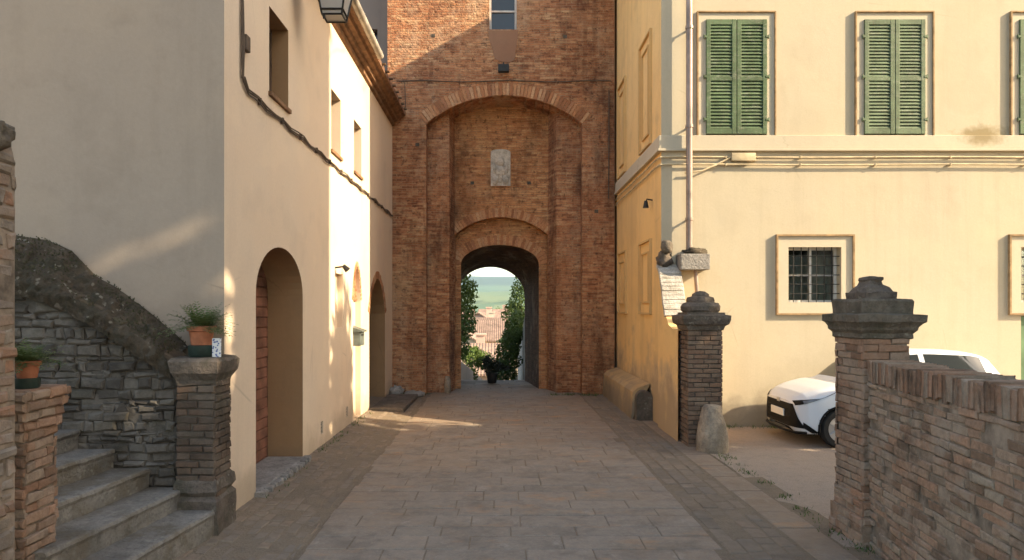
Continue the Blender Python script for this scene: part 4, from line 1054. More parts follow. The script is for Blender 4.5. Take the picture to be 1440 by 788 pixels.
# coping bricks on a slope
mb = MB(); x = -5.55
while x < -2.96:
    z = ft(x); sl = (ft(x+.05)-ft(x-.02))/.07; d = Vector((1,0,sl)).normalized(); nn = Vector((-d.z,0,d.x)); w = rng.uniform(.05,.11)
    c = Vector((x, 6.19, z-.10)) + Vector((0, rng.uniform(-.02,.02), rng.uniform(-.015,.012)))
    bm = bmesh.new(); bmesh.ops.create_cube(bm, size=2)
    for v in bm.verts: v.co = c + d*(v.co.x*(w/2-.004)) + Vector((0,1,0))*(v.co.y*.12) + nn*(v.co.z*.085) + Vector((rng.uniform(-.016,.016),rng.uniform(-.02,.02),rng.uniform(-.016,.016)))
    bmesh.ops.bevel(bm, geom=bm.edges[:], offset=.014, segments=1, affect='EDGES'); mb.addbm(bm); x += w
mb.build('coping', M['coping_dark'], t)
btop = [(-5.6,3.15),(-4.53,2.76),(-4.26,2.72),(-4.03,2.62),(-3.80,2.38),(-3.6,2.27),(-3.36,2.09),(-3.1,1.88),(-2.93,1.72)]
def bt(x):
    for (xa, za), (xb, zb) in zip(btop, btop[1:]):
        if xa <= x <= xb: return za + (zb-za)*(x-xa)/(xb-xa)
    return btop[-1][1]
mb = MB(); NX, NYY, NL = 220, 30, 8
for i in range(NX+1):
    x = -5.6 + 2.68*i/NX
    for j in range(-NL, NYY+1):
        if j < 0:
            q = -j/NL; y = 6.03 + .012*q; z = ft(x) - .05 - .15*q
            b = .045*mnoise.fractal(Vector((x*9, y*9, z*9)), .8, 2., 6); mb.v.append((x + b*.4, y - b - .015*math.sin(math.pi*q), z + b*.6)); continue
        s = j/NYY; y = 6.03 + .385*s; z = ft(x)-.05 + (bt(x)-ft(x)+.03)*(s**.8)
        b = .06*mnoise.fractal(Vector((x*8, y*8, z*8)), .75, 2., 6)
        mb.v.append((x + b*.3, min(y - b*.5, YC-.003), z + b*math.sin(math.pi*min(1,s+.1))*.9))
W_ = NYY+NL+1
mb.f = [(i*W_+j, (i+1)*W_+j, (i+1)*W_+j+1, i*W_+j+1) for i in range(NX) for j in range(NYY+NL)]
mb.build('mossy_top', M['moss'], t, smooth=True, fix=False)

# ------------------------------------------------------------------ foliage helpers
def leaves(mb, pts, size, r2=rng, up=.3):
    for p in pts:
        p = Vector(p); s = size*r2.uniform(.6,1.3)
        a = Vector((r2.gauss(0,1), r2.gauss(0,1), r2.gauss(0,1)*.7 + up)).normalized()
        b = a.cross(Vector((r2.gauss(0,1), r2.gauss(0,1), r2.gauss(0,1)))).normalized(); c = a.cross(b)
        mb.add([p - b*s*.5, p + c*s*.28 + a*s*.06, p + b*s*.5, p - c*s*.28 + a*s*.06], [(0,1,2,3)])
def clump(c, r, n, fill=.35):
    out = []
    while len(out) < n:
        v = Vector((rng.gauss(0,1), rng.gauss(0,1), rng.gauss(0,1))).normalized()
        d = rng.random()**fill
        q = 1 + .35*mnoise.noise(v*2.2 + Vector(c)*1.7)
        out.append((c[0]+v.x*r[0]*d*q, c[1]+v.y*r[1]*d*q, c[2]+v.z*r[2]*d*q))
    return out
# small tufts on the mossy top and at wall feet
mb = MB()
for k in range(1300):
    x = rng.uniform(-5.5,-2.95); s = rng.random(); y = 6.04 + .36*s; z = ft(x) + (bt(x)-ft(x))*s**.8
    if mnoise.noise(Vector((x*3, y*3, 5.))) > -.35:
        h = rng.uniform(.008,.028); d = Vector((rng.uniform(-.6,.6), rng.uniform(-.9,.2), 1)).normalized()*h; w = Vector((.006,.004,0))
        p = Vector((x,y,z-.005)); mb.add([p-w, p+w, p+d], [(0,1,2)])
mb.build('grass_tuft', M['leaf_dry'], t)['kind'] = 'stuff'
# rough pier at the left edge
t = thing('rough_pier', 'tall rough round topped pier of rubble and patched brick before the stairs', 'pier', (-3.2, 3.75, 0))
mb = MB(); N = 40; xr = -2.79; PY = 3.6; PH = -.27
prof = [(xr-.9,-.1)] + [(xr-.9, 3.1)] + [(xr-.5, 3.2),(xr-.25,3.2),(xr-.1,3.14),(xr-.03,3.03),(xr,2.9),(xr,-.1)]
mb.add([(u, PY, v) for u, v in prof] + [(u, PY+.32, v) for u, v in prof], [tuple(range(8)), tuple(range(8,16))[::-1]] + [(i,(i+1)%8,8+(i+1)%8,8+i) for i in range(8)])
mb.build('core', M['mortar'], t)
def topcut(u, v): return v < 2.85 or (u < .75 and v < 3.1)
mb = MB(); mb.bricks((xr-.9, PY, 0), (1,0,0), (0,0,1), (0,-1,0), .9, 3.2, .24, .085, .012, .016, .014, .012, .012, .05, topcut, .45, .3, .02)
mb.bricks((xr, PY, 0), (0,1,0), (0,0,1), (1,0,0), .32, 2.95, .24, .085, .012, .016, .014, .012, .012, .05, None, .45, .3)
mb.build('stonework', M['pier'], t)
mb = MB(); bm = blob((xr-.36, PY+.17, 3.02), (.385,.19,.2), .3, 2.5, 2, 4); mb.addbm(bm); mb.build('rounded_top', M['stone_cap'], t, smooth=True)

# ------------------------------------------------------------------ potted plants
def potted(x, y, z, label, s=1., fern=True):
    t = thing('potted_plant', label, 'potted plant', (x, y, z))
    mb = MB(); mb.lathe([(.10*s,z),(.112*s,z+.02*s),(.115*s,z+.10*s),(.105*s,z+.105*s),(.08*s,z+.1*s)], (x,y,0), 24); autosmooth(mb.build('under_pot', M['pot_green'], t))
    mb = MB(); z1 = z+.095*s; mb.lathe([(.085*s,z1),(.105*s,z1+.13*s),(.122*s,z1+.135*s),(.125*s,z1+.175*s),(.108*s,z1+.18*s),(.1*s,z1+.15*s),(.0,z1+.15*s)], (x,y,0), 28); autosmooth(mb.build('pot', M['terracotta'], t))
    mb = MB(); zt = z1+.15*s
    for k in range(120):
        a = rng.uniform(0, 2*math.pi); L = rng.uniform(.18,.42)*s; el = rng.uniform(.25,1.3); pts = []; n = 9
        for i in range(n+1):
            q = i/n; r = L*q*math.cos(el)*1.15; h = L*(q*math.sin(el) - .55*q*q*(1.2-math.sin(el)*.7))
            pts.append(Vector((x+math.cos(a)*(r+.02), y+math.sin(a)*(r+.02), zt+h)))
        side = Vector((-math.sin(a), math.cos(a), 0))
        for i in range(n):
            d = (pts[i+1]-pts[i]); w = .042*s*math.sin(math.pi*(i+.8)/(n+1.2))*rng.uniform(.7,1.2)
            for sg in (-1, 1):
                b = pts[i]; tip = b + side*sg*w*1.4 + d*.7 + Vector((0,0,rng.uniform(-.006,.008)))
                mb.add([b, b + d*.5 + side*sg*w*.5, tip, b + d*.05 + side*sg*w*.6], [(0,1,2,3)])
    mb.build('foliage', M['leaf_fern'], t)
    return t
potted(-2.69, 6.14, 1.625, 'terracotta fern pot in a dark green pot on the house corner pillar', 1.0)
potted(-3.12, 4.5, 1.53, 'terracotta pot with wispy green plant on the flared stair pillar', .66)
mb = MB(); mb.bbox((-2.575, 6.09, 1.622), (-2.50, 6.115, 1.79), .004); 
m = NT('glazed_tile'); v = m.n('ShaderNodeTexVoronoi'); m.l(m.pos(), v.inputs['Vector']); v.inputs['Scale'].default_value = 45
m.col(m.ramp(v.outputs['Distance'], [(.3,(.12,.17,.36)),(.45,(.72,.74,.76))])).rough(.2); tag(mb.build('ceramic_tile', m.m), 'small blue and white glazed tile standing beside the fern pot', 'tile')

# ------------------------------------------------------------------ car
CXS = .955
def catmull(p0, p1, p2, p3, t):
    return tuple(.5*((2*b) + (-a+c)*t + (2*a-5*b+4*c-d)*t*t + (-a+3*b-3*c+d)*t**3) for a, b, c, d in zip(p0, p1, p2, p3))
ST = [ # s, W, b, c, Wt, te, t
 (0.00,.47,.27,.60,.40,.64,.66),(.05,.60,.20,.64,.48,.69,.715),(.16,.72,.18,.70,.56,.76,.785),(.36,.785,.18,.77,.63,.83,.855),
 (.62,.805,.18,.835,.67,.885,.915),(.90,.808,.18,.885,.68,.925,.955),(1.18,.808,.18,.915,.625,1.13,1.165),(1.52,.808,.18,.935,.565,1.325,1.365),
 (1.95,.808,.18,.95,.555,1.385,1.425),(2.45,.805,.18,.965,.545,1.375,1.415),(2.85,.795,.18,.985,.52,1.35,1.40),(3.12,.77,.19,1.0,.49,1.26,1.31),
 (3.32,.72,.22,.93,.50,1.03,1.06),(3.42,.66,.26,.75,.46,.80,.82),(3.45,.58,.32,.66,.40,.70,.71)]
def station(s):
    i = max(k for k in range(len(ST)) if ST[k][0] <= s + 1e-9); i = min(i, len(ST)-2)
    t = (s-ST[i][0])/(ST[i+1][0]-ST[i][0])
    return catmull(ST[max(i-1,0)], ST[i], ST[i+1], ST[min(i+2,len(ST)-1)], t)
def section(s):
    _, W, b, c, Wt, te, tp = station(s)
    P = [(W*.80,b),(W*.96,b+.03),(W,b+.14),(W*1.0,(b+c)/2),(W*.985,c-.06),(W*.955,c),(Wt+(W-Wt)*.02,te-.012),(Wt*.88,te+(tp-te)*.5),(Wt*.5,tp-.004),(0,tp)]
    out = []
    for i in range(len(P)-1):
        n = {2:4,3:5,5:7,7:3,8:3}.get(i, 2)
        for k in range(n):
            lin = i in (5,)
            q = k/n; out.append((P[i][0]+(P[i+1][0]-P[i][0])*q, P[i][1]+(P[i+1][1]-P[i][1])*q) if lin else catmull(P[max(i-1,0)], P[i], P[i+1], P[min(i+2,len(P)-1)], q))
    out.append(P[-1]); return out
CARX, CARY = 4.40, 10.80
CT = thing('parked_car', 'small white hatchback with black grille parked by the yellow house wall', 'car', (CARX, CARY, 0))
ss = []
s = 0.
while s < 3.45: ss.append(s); s += .02 if s < .3 else .04
ss.append(3.45)
secs = [section(s) for s in ss]; npt = len(secs[0])
parts = {k: MB() for k in ('body','glass1','glass-1','windscreen','grille','headlight1','headlight-1','rear_window')}
KS = 2+2+4+5+2   # index of belt point (P5) 
KT = KS + 7      # roof edge
def cl(s, j, z, y):
    if KS <= j < KT and 1.06 < s < 2.95 and not (1.93 < s < 2.03) :
        # side glass follows a raked front edge
        if z < 0: return 'body'
        return 'glass'
    if j >= KT and .93 < s < 1.50: return 'windscreen'
    if j >= KT and 3.13 < s < 3.30: return 'rear_window'
    return 'body'
wc = [(.62,.285),(2.96,.285)]
for i in range(len(ss)-1):
    for j in range(npt-1):
        for sg in (-1, 1):
            q = [(i,j),(i+1,j),(i+1,j+1),(i,j+1)]
            pts = [(ss[a], sg*secs[a][b][0], secs[a][b][1]) for a, b in q]
            sm = sum(p[0] for p in pts)/4; ym = sum(abs(p[1]) for p in pts)/4; zm = sum(p[2] for p in pts)/4
            if ym > .55 and any((sm-a)**2 + (zm-b)**2 < .335**2 for a, b in wc): continue
            k = cl(sm, j, zm, ym)
            if False and .07 + .0 < sm < .62 and zm > .60+.34*sm*.9 and zm < .70+.245*sm and j < KT+1 and ym > .5: k = 'headlight'

            if k in ('glass', 'headlight'): k += str(sg)
            p3 = [(CARX+p[0], CARY+p[1], p[2]) for p in pts]
            parts[k].add(p3, [(0,1,2,3)])
def cap(i):
    return [(CARX+ss[i], CARY+sg*p[0], p[1]) for sg in (1,) for p in secs[i]] + [(CARX+ss[i], CARY-p[0], p[1]) for p in secs[i][::-1][1:]]
# nose face, split in bands
sec = secs[0]
for j in range(npt-1):
    z = (sec[j][1]+sec[j+1][1])/2; k = 'body'
    a, b = sec[j], sec[j+1]
    parts[k].add([(CARX, CARY-a[0], a[1]),(CARX, CARY+a[0], a[1]),(CARX, CARY+b[0], b[1]),(CARX, CARY-b[0], b[1])], [(0,1,2,3)])
e = cap(-1); parts['body'].add(e, [tuple(range(len(e)))])
def weld(o):
    bm = bmesh.new(); bm.from_mesh(o.data); bmesh.ops.remove_doubles(bm, verts=bm.verts[:], dist=.0008); bmesh.ops.recalc_face_normals(bm, faces=bm.faces[:]); bm.to_mesh(o.data); bm.free(); return autosmooth(o, 38)
cb = weld(parts['body'].build('body', M['car_white'], CT))
for q in ('1', '-1'):
    weld(parts['glass'+q].build('side_window', M['car_glass'], CT))
weld(parts['rear_window'].build('rear_window', M['car_glass'], CT)); weld(parts['windscreen'].build('windscreen', M['car_glass'], CT))
def surf(s, z):
    sec = section(s)
    for a, b in zip(sec[:KT], sec[1:KT+1]):
        if a[1] <= z <= b[1]: return a[0] + (b[0]-a[0])*(z-a[1])/max(1e-6, b[1]-a[1])
    return sec[0][0]
def fx(y, z):
    y = abs(y); lo, hi = 0., .6
    if surf(0., z) >= y: return 0.
    for _ in range(30):
        md = (lo+hi)/2
        if surf(md, z) >= y: hi = md
        else: lo = md
    return hi
mb = MB(); NZ, NY = 14, 40          # black mask of the nose, wider towards its foot
for i in range(NZ+1):
    z = .275 + (.62-.275)*i/NZ; w_ = .69 - .20*(i/NZ)
    for j in range(NY+1):
        y = -w_ + 2*w_*j/NY; mb.v.append((CARX + fx(y, z) - .007, CARY+y, z))
mb.f = [(i*(NY+1)+j, i*(NY+1)+j+1, (i+1)*(NY+1)+j+1, (i+1)*(NY+1)+j) for i in range(NZ) for j in range(NY)]
gr = mb.build('grille', M['car_black'], CT, smooth=True)
def strip(mb, P, sg, off):
    vs = []
    for (s_, za, zb) in P:
        for q in range(5):
            z = za + (zb-za)*q/4; vs.append((CARX+s_-.004, CARY+sg*(surf(s_, z)+off), z))
    mb.add(vs, [(5*i+q, 5*i+q+1, 5*i+6+q, 5*i+5+q) for i in range(len(P)-1) for q in range(4)])
for sg in (-1, 1):
    mb = MB(); P = [(.10+.016*i, .37-.0115*i, .285-.0105*i) for i in range(13)]; P = [(a_, max(b_, c_+.012), c_) for a_, b_, c_ in P]; strip(mb, P, sg, .007); mb.build('face_slash', M['car_black'], CT, smooth=True)
    mb = MB(); P = [(.03+.04*i, .60+.0165*i+.003, .665+.0158*i-.0009*i*i) for i in range(15)]; P = [(a_, b_, max(b_+.006, c_)) for a_, b_, c_ in P]; strip(mb, P, sg, .006); hs = mb.build('headlight_surround', M['car_black'], CT, smooth=True)
    mb = MB(); P = [(.11+.033*i, .635+.0142*i, .682+.0128*i-.0008*i*i) for i in range(13)]; P = [(a_, b_, max(b_+.004, c_)) for a_, b_, c_ in P]; strip(mb, P, sg, .011); mb.build('headlight', M['lens'], hs, smooth=True)
mb = MB()
for k in range(4): mb.tube([(CARX-.006, CARY-.44, .36+k*.055),(CARX-.012, CARY, .36+k*.055),(CARX-.006, CARY+.44, .36+k*.055)], .008, 6)
mb.build('grille_bar', M['car_black'], gr)
mb = MB(); mb.bbox((CARX-.03, CARY-.24, .40), (CARX-.012, CARY+.24, .51), .004); pl = mb.build('number_plate', M['plate'], CT)
mb = MB(); mb.bbox((CARX-.012, CARY-.055, .595), (CARX+.03, CARY+.055, .665), .012); mb.build('badge', M['alloy'], CT)
mb = MB(); mb.tube([(CARX+.13, CARY-.70, .215),(CARX+.03, CARY-.55, .2),(CARX-.015, CARY-.3, .195),(CARX-.02, CARY, .195),(CARX-.015, CARY+.3, .195),(CARX+.03, CARY+.55, .2),(CARX+.13, CARY+.70, .215)], .02, 8); mb.build('lower_lip', M['car_black'], CT)
for sg in (-1, 1):
    for a, b in wc:
        y = sg*.70; mb = MB()
        prof = [(.19,-.085),(.26,-.085),(.282,-.06),(.285,0),(.282,.06),(.26,.085),(.19,.085)]
        vs = []; fs = []; n = 32
        for (r, d) in prof:
            for k in range(n): t_ = 2*math.pi*k/n; vs.append((CARX+a+r*math.cos(t_), CARY+y+sg*d, b+r*math.sin(t_)))
        for i in range(len(prof)-1):
            for k in range(n): fs.append((i*n+k, i*n+(k+1)%n, (i+1)*n+(k+1)%n, (i+1)*n+k))
        mb.add(vs, fs); wh = autosmooth(mb.build('wheel', M['rubber'], CT))
        mb = MB(); bm = bmesh.new(); bmesh.ops.create_cone(bm, cap_ends=True, segments=28, radius1=.2, radius2=.19, depth=.1)
        mb.addbm(bm, Matrix.Translation((CARX+a, CARY+y, b)) @ Matrix.Rotation(R(90), 4, 'X'))
        for k in range(5):
            t_ = 2*math.pi*k/5; mb.obox((CARX+a+.1*math.cos(t_), CARY+y+sg*.055, b+.1*math.sin(t_)), (.09*math.cos(t_),0,.09*math.sin(t_)), (-.022*math.sin(t_),0,.022*math.cos(t_)), (0,.015,0))
        mb.build('rim', M['alloy'], wh)
        mb = MB(); mb.tube([(CARX+a+.335*math.cos(R(q)), CARY+sg*.795, b+.335*math.sin(R(q))) for q in range(-15, 200, 12)], .014, 6)
        mb.build('wheel_arch', M['car_black'], CT)
mb = MB(); mb.box((CARX+.2, CARY-.62, .17), (CARX+3.3, CARY+.62, .5)); mb.build('underbody', M['car_black'], CT)

for ch in CT.children_recursive:
    for v in ch.data.vertices: v.co.x = CARX + (v.co.x-CARX)*CXS

# ------------------------------------------------------------------ beyond the gate
t = thing('garden_wall', 'grey stone retaining wall under the creeper beyond the gate', 'wall', (.9, 25, -1))
mb = MB()
pa = [(.74+.012*(y-19.7), y) for y in [19.7+k*1. for k in range(20)]]
vs = []
for x, y in pa: z = gh(0, y); vs += [(x, y, z-.1), (x, y, z+2.2), (x+.4, y, z+2.2), (x+.4, y, z-.1)]
mb.add(vs, [(i*4+q, i*4+q+1, i*4+5+q, i*4+4+q) for i in range(19) for q in range(3)] + [(0,1,2,3)]); mb.build('wall', M['stone_grey'], t)
t = thing('garden_wall', 'pale low plastered wall under the bright bush beyond the gate', 'wall', (-1.5, 25, -1))
mb = MB(); vs = []
for k in range(14): y = 20.2+k; x = -1.28 + .03*k; z = gh(0, y); vs += [(x, y, z-.1), (x, y, z+.75), (x-.3, y, z+.75), (x-.3, y, z-.1)]
mb.add(vs, [(i*4+q, i*4+q+1, i*4+5+q, i*4+4+q) for i in range(13) for q in range(3)] + [(0,1,2,3)]); mb.build('wall', M['wall_far'], t)
SUN = Vector((5.38,-1.7,3.1)).normalized()
FLECK_TUNNELS = [(Vector((-3.62,6.42,2.56)),.05),(Vector((-2.96,6.42,2.72)),.06),(Vector((-2.6,6.55,1.9)),.11),(Vector((-2.6,6.5,2.35)),.10),(Vector((-2.6,6.58,1.5)),.09),(Vector((-3.43,6.1,1.1)),.12),(Vector((-3.2,6.1,1.15)),.1)]  # leafless tunnels cut through the crowns to throw sun flecks on the walls
def gap(p):
    p = Vector(p)
    if p.x < 6 or p.x > 16: return False
    for q, r in FLECK_TUNNELS:
        d = p - q; e = d - SUN*d.dot(SUN)
        if e.length < r + .07: return True
    return False
def shrub(name, label, cat, base, clumps, mat, size, trunk=None, group=None):
    mb = MB()
    for c, r, n in clumps: leaves(mb, [p for p in clump(c, r, n) if not gap(p)], size)
    if not trunk: return tag(mb.build(name, M[mat], fix=False), label, cat, group)
    t = thing(name, label, cat, base, group); mb.build('crown', M[mat], t, fix=False)
    if trunk:
        mb = MB(); b = Vector(base)
        for c, r, n in clumps: 
            c = Vector(c); mid = b.lerp(c, .5) + Vector((rng.uniform(-.1,.1), rng.uniform(-.1,.1), 0)); k = trunk
            mb.tube([b, b.lerp(mid, .6) if False else Vector((b.x, b.y, b.z + (c.z-b.z)*.4)), mid*.35 + c*.65, c], [k, k*.75, k*.4, k*.15], 8)
        mb.build('trunk', M['bark'], t, smooth=True)
    return t
g = gh(0, 24)
shrub('tree', 'dark leafy tree overhanging the pale low wall beyond the gate', 'tree', (-1.75, 24, g), [((-1.35,24,2.6),(.55,.8,.7),1100),((-1.25,23.6,1.6),(.45,.7,.65),900),((-1.5,24.3,.7),(.4,.6,.5),600),((-1.9,24,3.4),(.8,.9,.8),900)], 'leaf_mid', .13, .12)
shrub('bright_bush', 'bright yellow green bush over the pale low wall beyond the gate', 'bush', (-1.1, 27.5, gh(0,27.5)), [((-1.15,27.5,.2),(.5,.6,.42),900),((-.7,27.8,-.05),(.4,.5,.38),700),((-1.3,27.2,-.5),(.45,.5,.5),500)], 'leaf_bright', .12)
shrub('climbing_vine', 'dense dark green creeper covering the retaining wall beyond the gate', 'creeper', (.5, 24.5, gh(0,24.5)), [((.45,24.5,1.1),(.38,1.0,.6),1300),((.25,24.2,.35),(.48,.9,.65),1400),((.1,23.8,-.3),(.45,.8,.5),1000),((.62,24.8,1.7),(.3,.8,.35),600)], 'leaf_mid', .12)
shrub('tree', 'light green tree showing over the dark creeper beyond the gate', 'tree', (1.1, 32, gh(0,32)), [((.95,32,2.6),(.6,.8,.8),800),((.6,32,1.9),(.55,.7,.55),700),((1.4,32,3.4),(.8,.8,.7),700),((1.1,32,1.2),(.6,.7,.5),500)], 'leaf_mid', .14, .1)
# dark shrub in a pot
t = thing('potted_shrub', 'black looking bushy shrub in a dark pot standing in the gate opening', 'potted plant', (-.24, 18.9, 0))
mb = MB(); mb.lathe([(.10,.0),(.12,.02),(.15,.24),(.165,.25),(.165,.29),(.14,.29),(.13,.25),(0,.25)], (-.24,18.9,0), 24); autosmooth(mb.build('pot', M['darkiron'], t))
mb = MB(); leaves(mb, clump((-.26,18.9,.42),(.22,.22,.24),700) + clump((-.38,18.9,.62),(.12,.15,.13),240) + clump((.02,18.9,.42),(.26,.15,.07),260) + clump((-.1,18.9,.5),(.2,.15,.12),240), .075); mb.build('foliage', M['leaf_black'], t, fix=False)
# village houses down the slope
def house(cx, cy, w, d, zr, ze, axis, label, wall, pink=False):
    zb = gh(cx, cy) - 1.5; t = thing('village_house', label, 'house', (cx, cy, zb), 'village houses below the gate')
    x0, x1, y0, y1 = cx-w/2, cx+w/2, cy-d/2, cy+d/2; mb = MB()
    wn = []
    k = int(w/2.2)
    for i in range(k):
        u = x0 + (i+.5)*w/k
        for zz in (ze-1.7, ze-4.4):
            if zz > zb+1: wn.append(rect(u-.4, u+.4, zz, zz+1.15))
    tq = lambda u, v, q: (u, y0+q, v)
    if axis == 0:   # ridge along X
        mb.poly([(x0,zb),(x0,ze),(x1,ze),(x1,zb)], wn, tq)
        for x in (x0, x1): mb.add([(x,y0,zb),(x,y1,zb),(x,y1,ze),(x,cy,zr),(x,y0,ze)], [(0,1,2,3,4)])
    else:
        mb.poly([(x0,zb),(x0,ze),(cx,zr),(x1,ze),(x1,zb)], wn, tq)
        for x in (x0, x1): mb.add([(x,y0,zb),(x,y1,zb),(x,y1,ze),(x,y0,ze)], [(0,1,2,3)])
    for h in wn: mb.reveal(h, tq, 0, .18)
    mb.add([(x0,y1,zb),(x1,y1,zb),(x1,y1,ze),(x0,y1,ze)], [(0,1,2,3)])
    mb.build('wall', wall, t)
    mb = MB(); o = .35; sl = (zr-ze)/((d if axis == 0 else w)/2)
    if axis == 0:
        for ya in (y0-o, y1+o):
            za = ze - sl*o; mb.add([(x0-o,ya,za),(x1+o,ya,za),(x1+o,cy,zr),(x0-o,cy,zr),(x0-o,ya,za+.12),(x1+o,ya,za+.12),(x1+o,cy,zr+.12),(x0-o,cy,zr+.12)],[(0,1,2,3),(4,5,6,7),(0,1,5,4),(0,3,7,4),(1,2,6,5)])
    else:
        for xa in (x0-o, x1+o):
            za = ze - sl*o; mb.add([(xa,y0-o,za),(xa,y1+o,za),(cx,y1+o,zr),(cx,y0-o,zr),(xa,y0-o,za+.12),(xa,y1+o,za+.12),(cx,y1+o,zr+.12),(cx,y0-o,zr+.12)],[(0,1,2,3),(4,5,6,7),(0,1,5,4),(0,3,7,4),(1,2,6,5)])
    rf = mb.build('roof', M['tiles_dark' if int(cy) % 2 else 'tiles_far'], t)
    mb = MB(); qx = cx + w*.2; qy = cy + (d*.15 if axis == 0 else 0); mb.box((qx-.3,qy-.3,zr-1.2),(qx+.3,qy+.3,zr+.6)); mb.box((qx-.38,qy-.38,zr+.6),(qx+.38,qy+.38,zr+.72)); mb.build('chimney', wall, rf)
    for h in wn:
        mb = MB(); mb.poly(h, [], lambda u, v, q: (u, y0+.15, v)); mb.build('window', M['glass_dark'], t)
house(-2.5, 46, 5.6, 8, -.35, -1.9, 0, 'nearest tile roofed pink house below the gate, beside the creeper', M['wall_far_pink'])
house(-5.2, 60, 6.5, 7, 1.0, -.6, 1, 'gabled pale house behind the nearest tiled roof, at the dark tree', M['wall_far'])
house(.2, 67, 5, 7, .9, -.8, 0, 'pale house with long tiled roof straight beyond the gate passage', M['wall_far'])
house(-2.6, 82, 6, 7, 1.6, -.3, 1, 'gabled pink house further down the slope beyond the gate', M['wall_far_pink'])
house(-1.7, 73, 3.6, 5, 1.05, .0, 0, 'small pale house squeezed behind the long tiled roof', M['wall_far'])
house(1.3, 79, 4.2, 5, 1.35, .2, 1, 'small gabled pink house behind the long tiled roof', M['wall_far_pink'])
house(-.4, 100, 5, 6, 1.95, .7, 0, 'farthest pink house straight beyond the gate passage', M['wall_far_pink'])
house(3.6, 88, 6, 7, 1.9, .1, 1, 'pale gabled house among trees behind the light green tree', M['wall_far'])
house(-7.5, 96, 7, 8, 2.0, .2, 0, 'farthest pale tile roofed house, mostly hidden behind the dark leafy tree', M['wall_far'])
for i, (x, y, s, lab) in enumerate(((2.2,58,2.2,'rounded dark tree between the pale gabled house and the creeper'),(-.3,104,2.6,'small far mid green tree behind the pale long roofed house'),(-6.,110,3.,'far dark tree crown behind the gabled pink house'),(3.4,120,3.4,'far mid green tree crown rising over the pale gabled house'),(5.6,70,2.6,'far dark tree hidden behind the retaining wall and creeper'),(.6,56,1.5,'round bright tree in front of the long tiled roof'),(-3.2,68,1.7,'small dark tree between the nearest tile roof and the gabled pink house'))):
    z = (.6 if y < 100 else .9) if i < 5 else -.9
    shrub('tree', lab, 'tree', (x, y, gh(x,y)), [((x,y,z),(s*.55,s*.55,s*.5),500),((x+s*.3,y,z-s*.4),(s*.5,s*.5,s*.4),350),((x-s*.35,y,z-s*.45),(s*.5,s*.5,s*.4),350)], 'leaf_mid' if i % 2 else 'leaf_dark', .3, .15)

# ------------------------------------------------------------------ unseen shade casters: an added tall house, trees, and two added filler trees
t = thing('shade_house', 'unseen tall narrow plastered house added beside the square to shade the street', 'house', (11.5, 3.7, 0))  # unseen block, placed and sized to cast the street's shade
mb = MB(); mb.box((9.5, 3.0, -.1), (13.5, 5.3, 15.5)); mb.build('wall', M['plaster_yellow'], t)
mb = MB(); mb.add([(9.2,2.7,15.5),(13.62,2.7,15.5),(13.62,5.42,15.5),(9.2,5.42,15.5),(11.5,4.1,16.6)],[(3,2,1,0),(0,1,4),(1,2,4),(2,3,4),(3,0,4)]); mb.build('roof', M['tiles'], t)
mb = MB()
for z in (1.2, 4.6, 8., 11.4):
    mb = MB(); mb.box((9.44, 3.7, z), (9.505, 4.6, z+1.7)); mb.build('shutter', M['green'], t)
def bigtree(x, y, zb, zt, r, n, lab, lsz=.34):
    h = zt - zb; cl_ = []
    for k in range(9):
        a = rng.uniform(0, 6.28); q = rng.uniform(.15,.6)*r; z = zb + h*(.12 + .76*k/8)
        f = math.sin(math.pi*(.15+.7*k/8))
        cl_.append(((x+math.cos(a)*q*f, y+math.sin(a)*q*f, z), (r*.72*f+.2, r*.72*f+.2, h*.2), n//9))
    return shrub('tree', lab, 'tree', (x, y, -.05), cl_, 'leaf_dark', lsz, .2)
bigtree(10.3, 7.25, 1.6, 9.4, 1.35, 4200, 'small leafy tree on the square between the tall house and the yellow house')
bigtree(11.3, 6.35, 1.4, 7.4, 1.0, 3500, 'unseen low round tree added to shade the ground, beside the small leafy tree')  # added to shut out a sun patch on the ground
bigtree(10.2, .5, 1.6, 17.5, 3.0, 20000, 'broad evergreen tree next to the tall narrow house')
bigtree(12.6, 1.1, 1.6, 17.0, 2.1, 12000, 'unseen slim evergreen tree added to block sun close behind the tall narrow house')  # added to keep a sun streak off the front wall
bigtree(10.8, -4.6, 1.6, 17.5, 3.4, 20000, 'broad evergreen tree furthest from the tall narrow house')

# ------------------------------------------------------------------ weeds and litter
mb = MB()
def tuft(x, y, z, n, h):
    for _ in range(n):
        p = Vector((x+rng.gauss(0,.05), y+rng.gauss(0,.05), z)); d = Vector((rng.gauss(0,.5), rng.gauss(0,.5), 1)).normalized()*h*rng.uniform(.4,1.1); w = Vector((rng.uniform(-.007,.007), rng.uniform(-.007,.007), 0))
        mb.add([p-w, p+w, p+d*.6+w*.6, p+d], [(0,1,2,3)])
for k in range(46): tuft(HX+.3+rng.random()*5, HY-.06-rng.random()*.08, 0, 12, .09)
for k in range(36): tuft(3.1+rng.uniform(-.06,.06), rng.uniform(5.6,10), .0, 10, .05)
for k in range(30): tuft(WX+.05+rng.random()*.06, rng.uniform(6.5,13.3), .06, 8, .06)
for k in range(40): tuft(rng.uniform(-2.5,-1.8), rng.uniform(15.7,16.3), .02, 9, .09)
for k in range(30): tuft(rng.uniform(1.2,2.4), rng.uniform(16.1,16.35), .0, 9, .08)
tag(mb.build('grass', M['leaf_mid'], fix=False), kind='stuff')

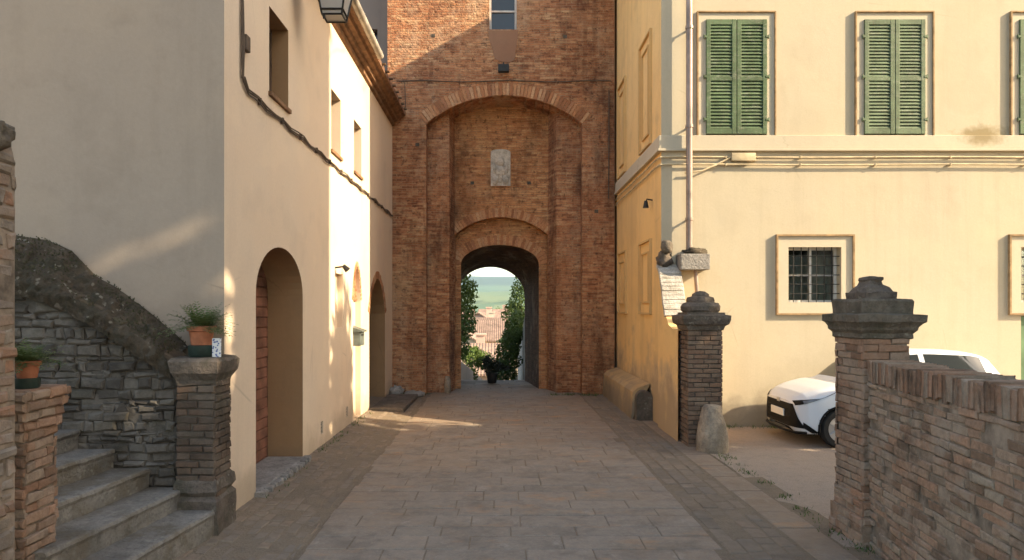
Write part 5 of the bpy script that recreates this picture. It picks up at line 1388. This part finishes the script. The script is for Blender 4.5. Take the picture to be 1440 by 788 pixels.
# ------------------------------------------------------------------ air between the gate and the hills
zlo = min(v.co.z for v in ground.data.vertices); zhi = max(v.co.z for v in ground.data.vertices)
mb = MB(); mb.box((-9000, -1200, zlo-2), (9000, 9000, max(zhi+3, 20)))
m = bpy.data.materials.new('haze'); m.use_nodes = True; nt = m.node_tree; nt.nodes.clear()
pv = nt.nodes.new('ShaderNodeVolumePrincipled'); pv.inputs['Color'].default_value = (.62,.86,1,1); pv.inputs['Density'].default_value = HAZE; pv.inputs['Anisotropy'].default_value = .3
mo = nt.nodes.new('ShaderNodeOutputMaterial'); nt.links.new(pv.outputs[0], mo.inputs['Volume'])
tag(mb.build('haze', m), kind='stuff')

# ------------------------------------------------------------------ light, sky, camera
SUN = Vector((5.38,-1.7,3.1)).normalized()
w = bpy.data.worlds.new('World'); SC.world = w; w.use_nodes = True; nt = w.node_tree; nt.nodes.clear()
sky = nt.nodes.new('ShaderNodeTexSky'); sky.sky_type = 'NISHITA'; sky.sun_disc = False
sky.sun_elevation = math.asin(SUN.z); sky.sun_rotation = math.atan2(SUN.x, SUN.y)
sky.air_density = 1.; sky.dust_density = 1.4; sky.ozone_density = 1.
bg = nt.nodes.new('ShaderNodeBackground'); bg.inputs[1].default_value = .15; o = nt.nodes.new('ShaderNodeOutputWorld')
nt.links.new(sky.outputs[0], bg.inputs[0]); nt.links.new(bg.outputs[0], o.inputs[0])
sl = bpy.data.lights.new('sun', 'SUN'); sl.energy = 3.6; sl.angle = R(.53); sl.color = (1., .90, .74)
so = bpy.data.objects.new('sun', sl); COL.objects.link(so); so.rotation_euler = (-SUN).to_track_quat('-Z', 'Y').to_euler(); so.location = SUN*60
cam = bpy.data.cameras.new('camera'); cam.lens = 24; cam.sensor_width = 36; cam.clip_end = 9000; cam.clip_start = .05
cam.shift_x = (720-CX)/1440; cam.shift_y = (CY-394)/1440
co = bpy.data.objects.new('camera', cam); COL.objects.link(co); co.location = (0,0,H); co.rotation_euler = (R(90),0,0); SC.camera = co
SC.view_settings.view_transform = 'Standard'; SC.view_settings.look = 'None'; SC.view_settings.gamma = 1; SC.view_settings.use_curve_mapping = False
SC.view_settings.exposure = 1.85
SC.view_settings.use_white_balance = True; SC.view_settings.white_balance_temperature = 8200; SC.view_settings.white_balance_tint = 10
SC.render.engine = 'CYCLES'; c = SC.cycles; c.use_denoising = True; c.max_bounces = 10; c.diffuse_bounces = 6; c.glossy_bounces = 3; c.transmission_bounces = 6; c.transparent_max_bounces = 8
c.sample_clamp_indirect = 8; c.caustics_reflective = False; c.caustics_refractive = False
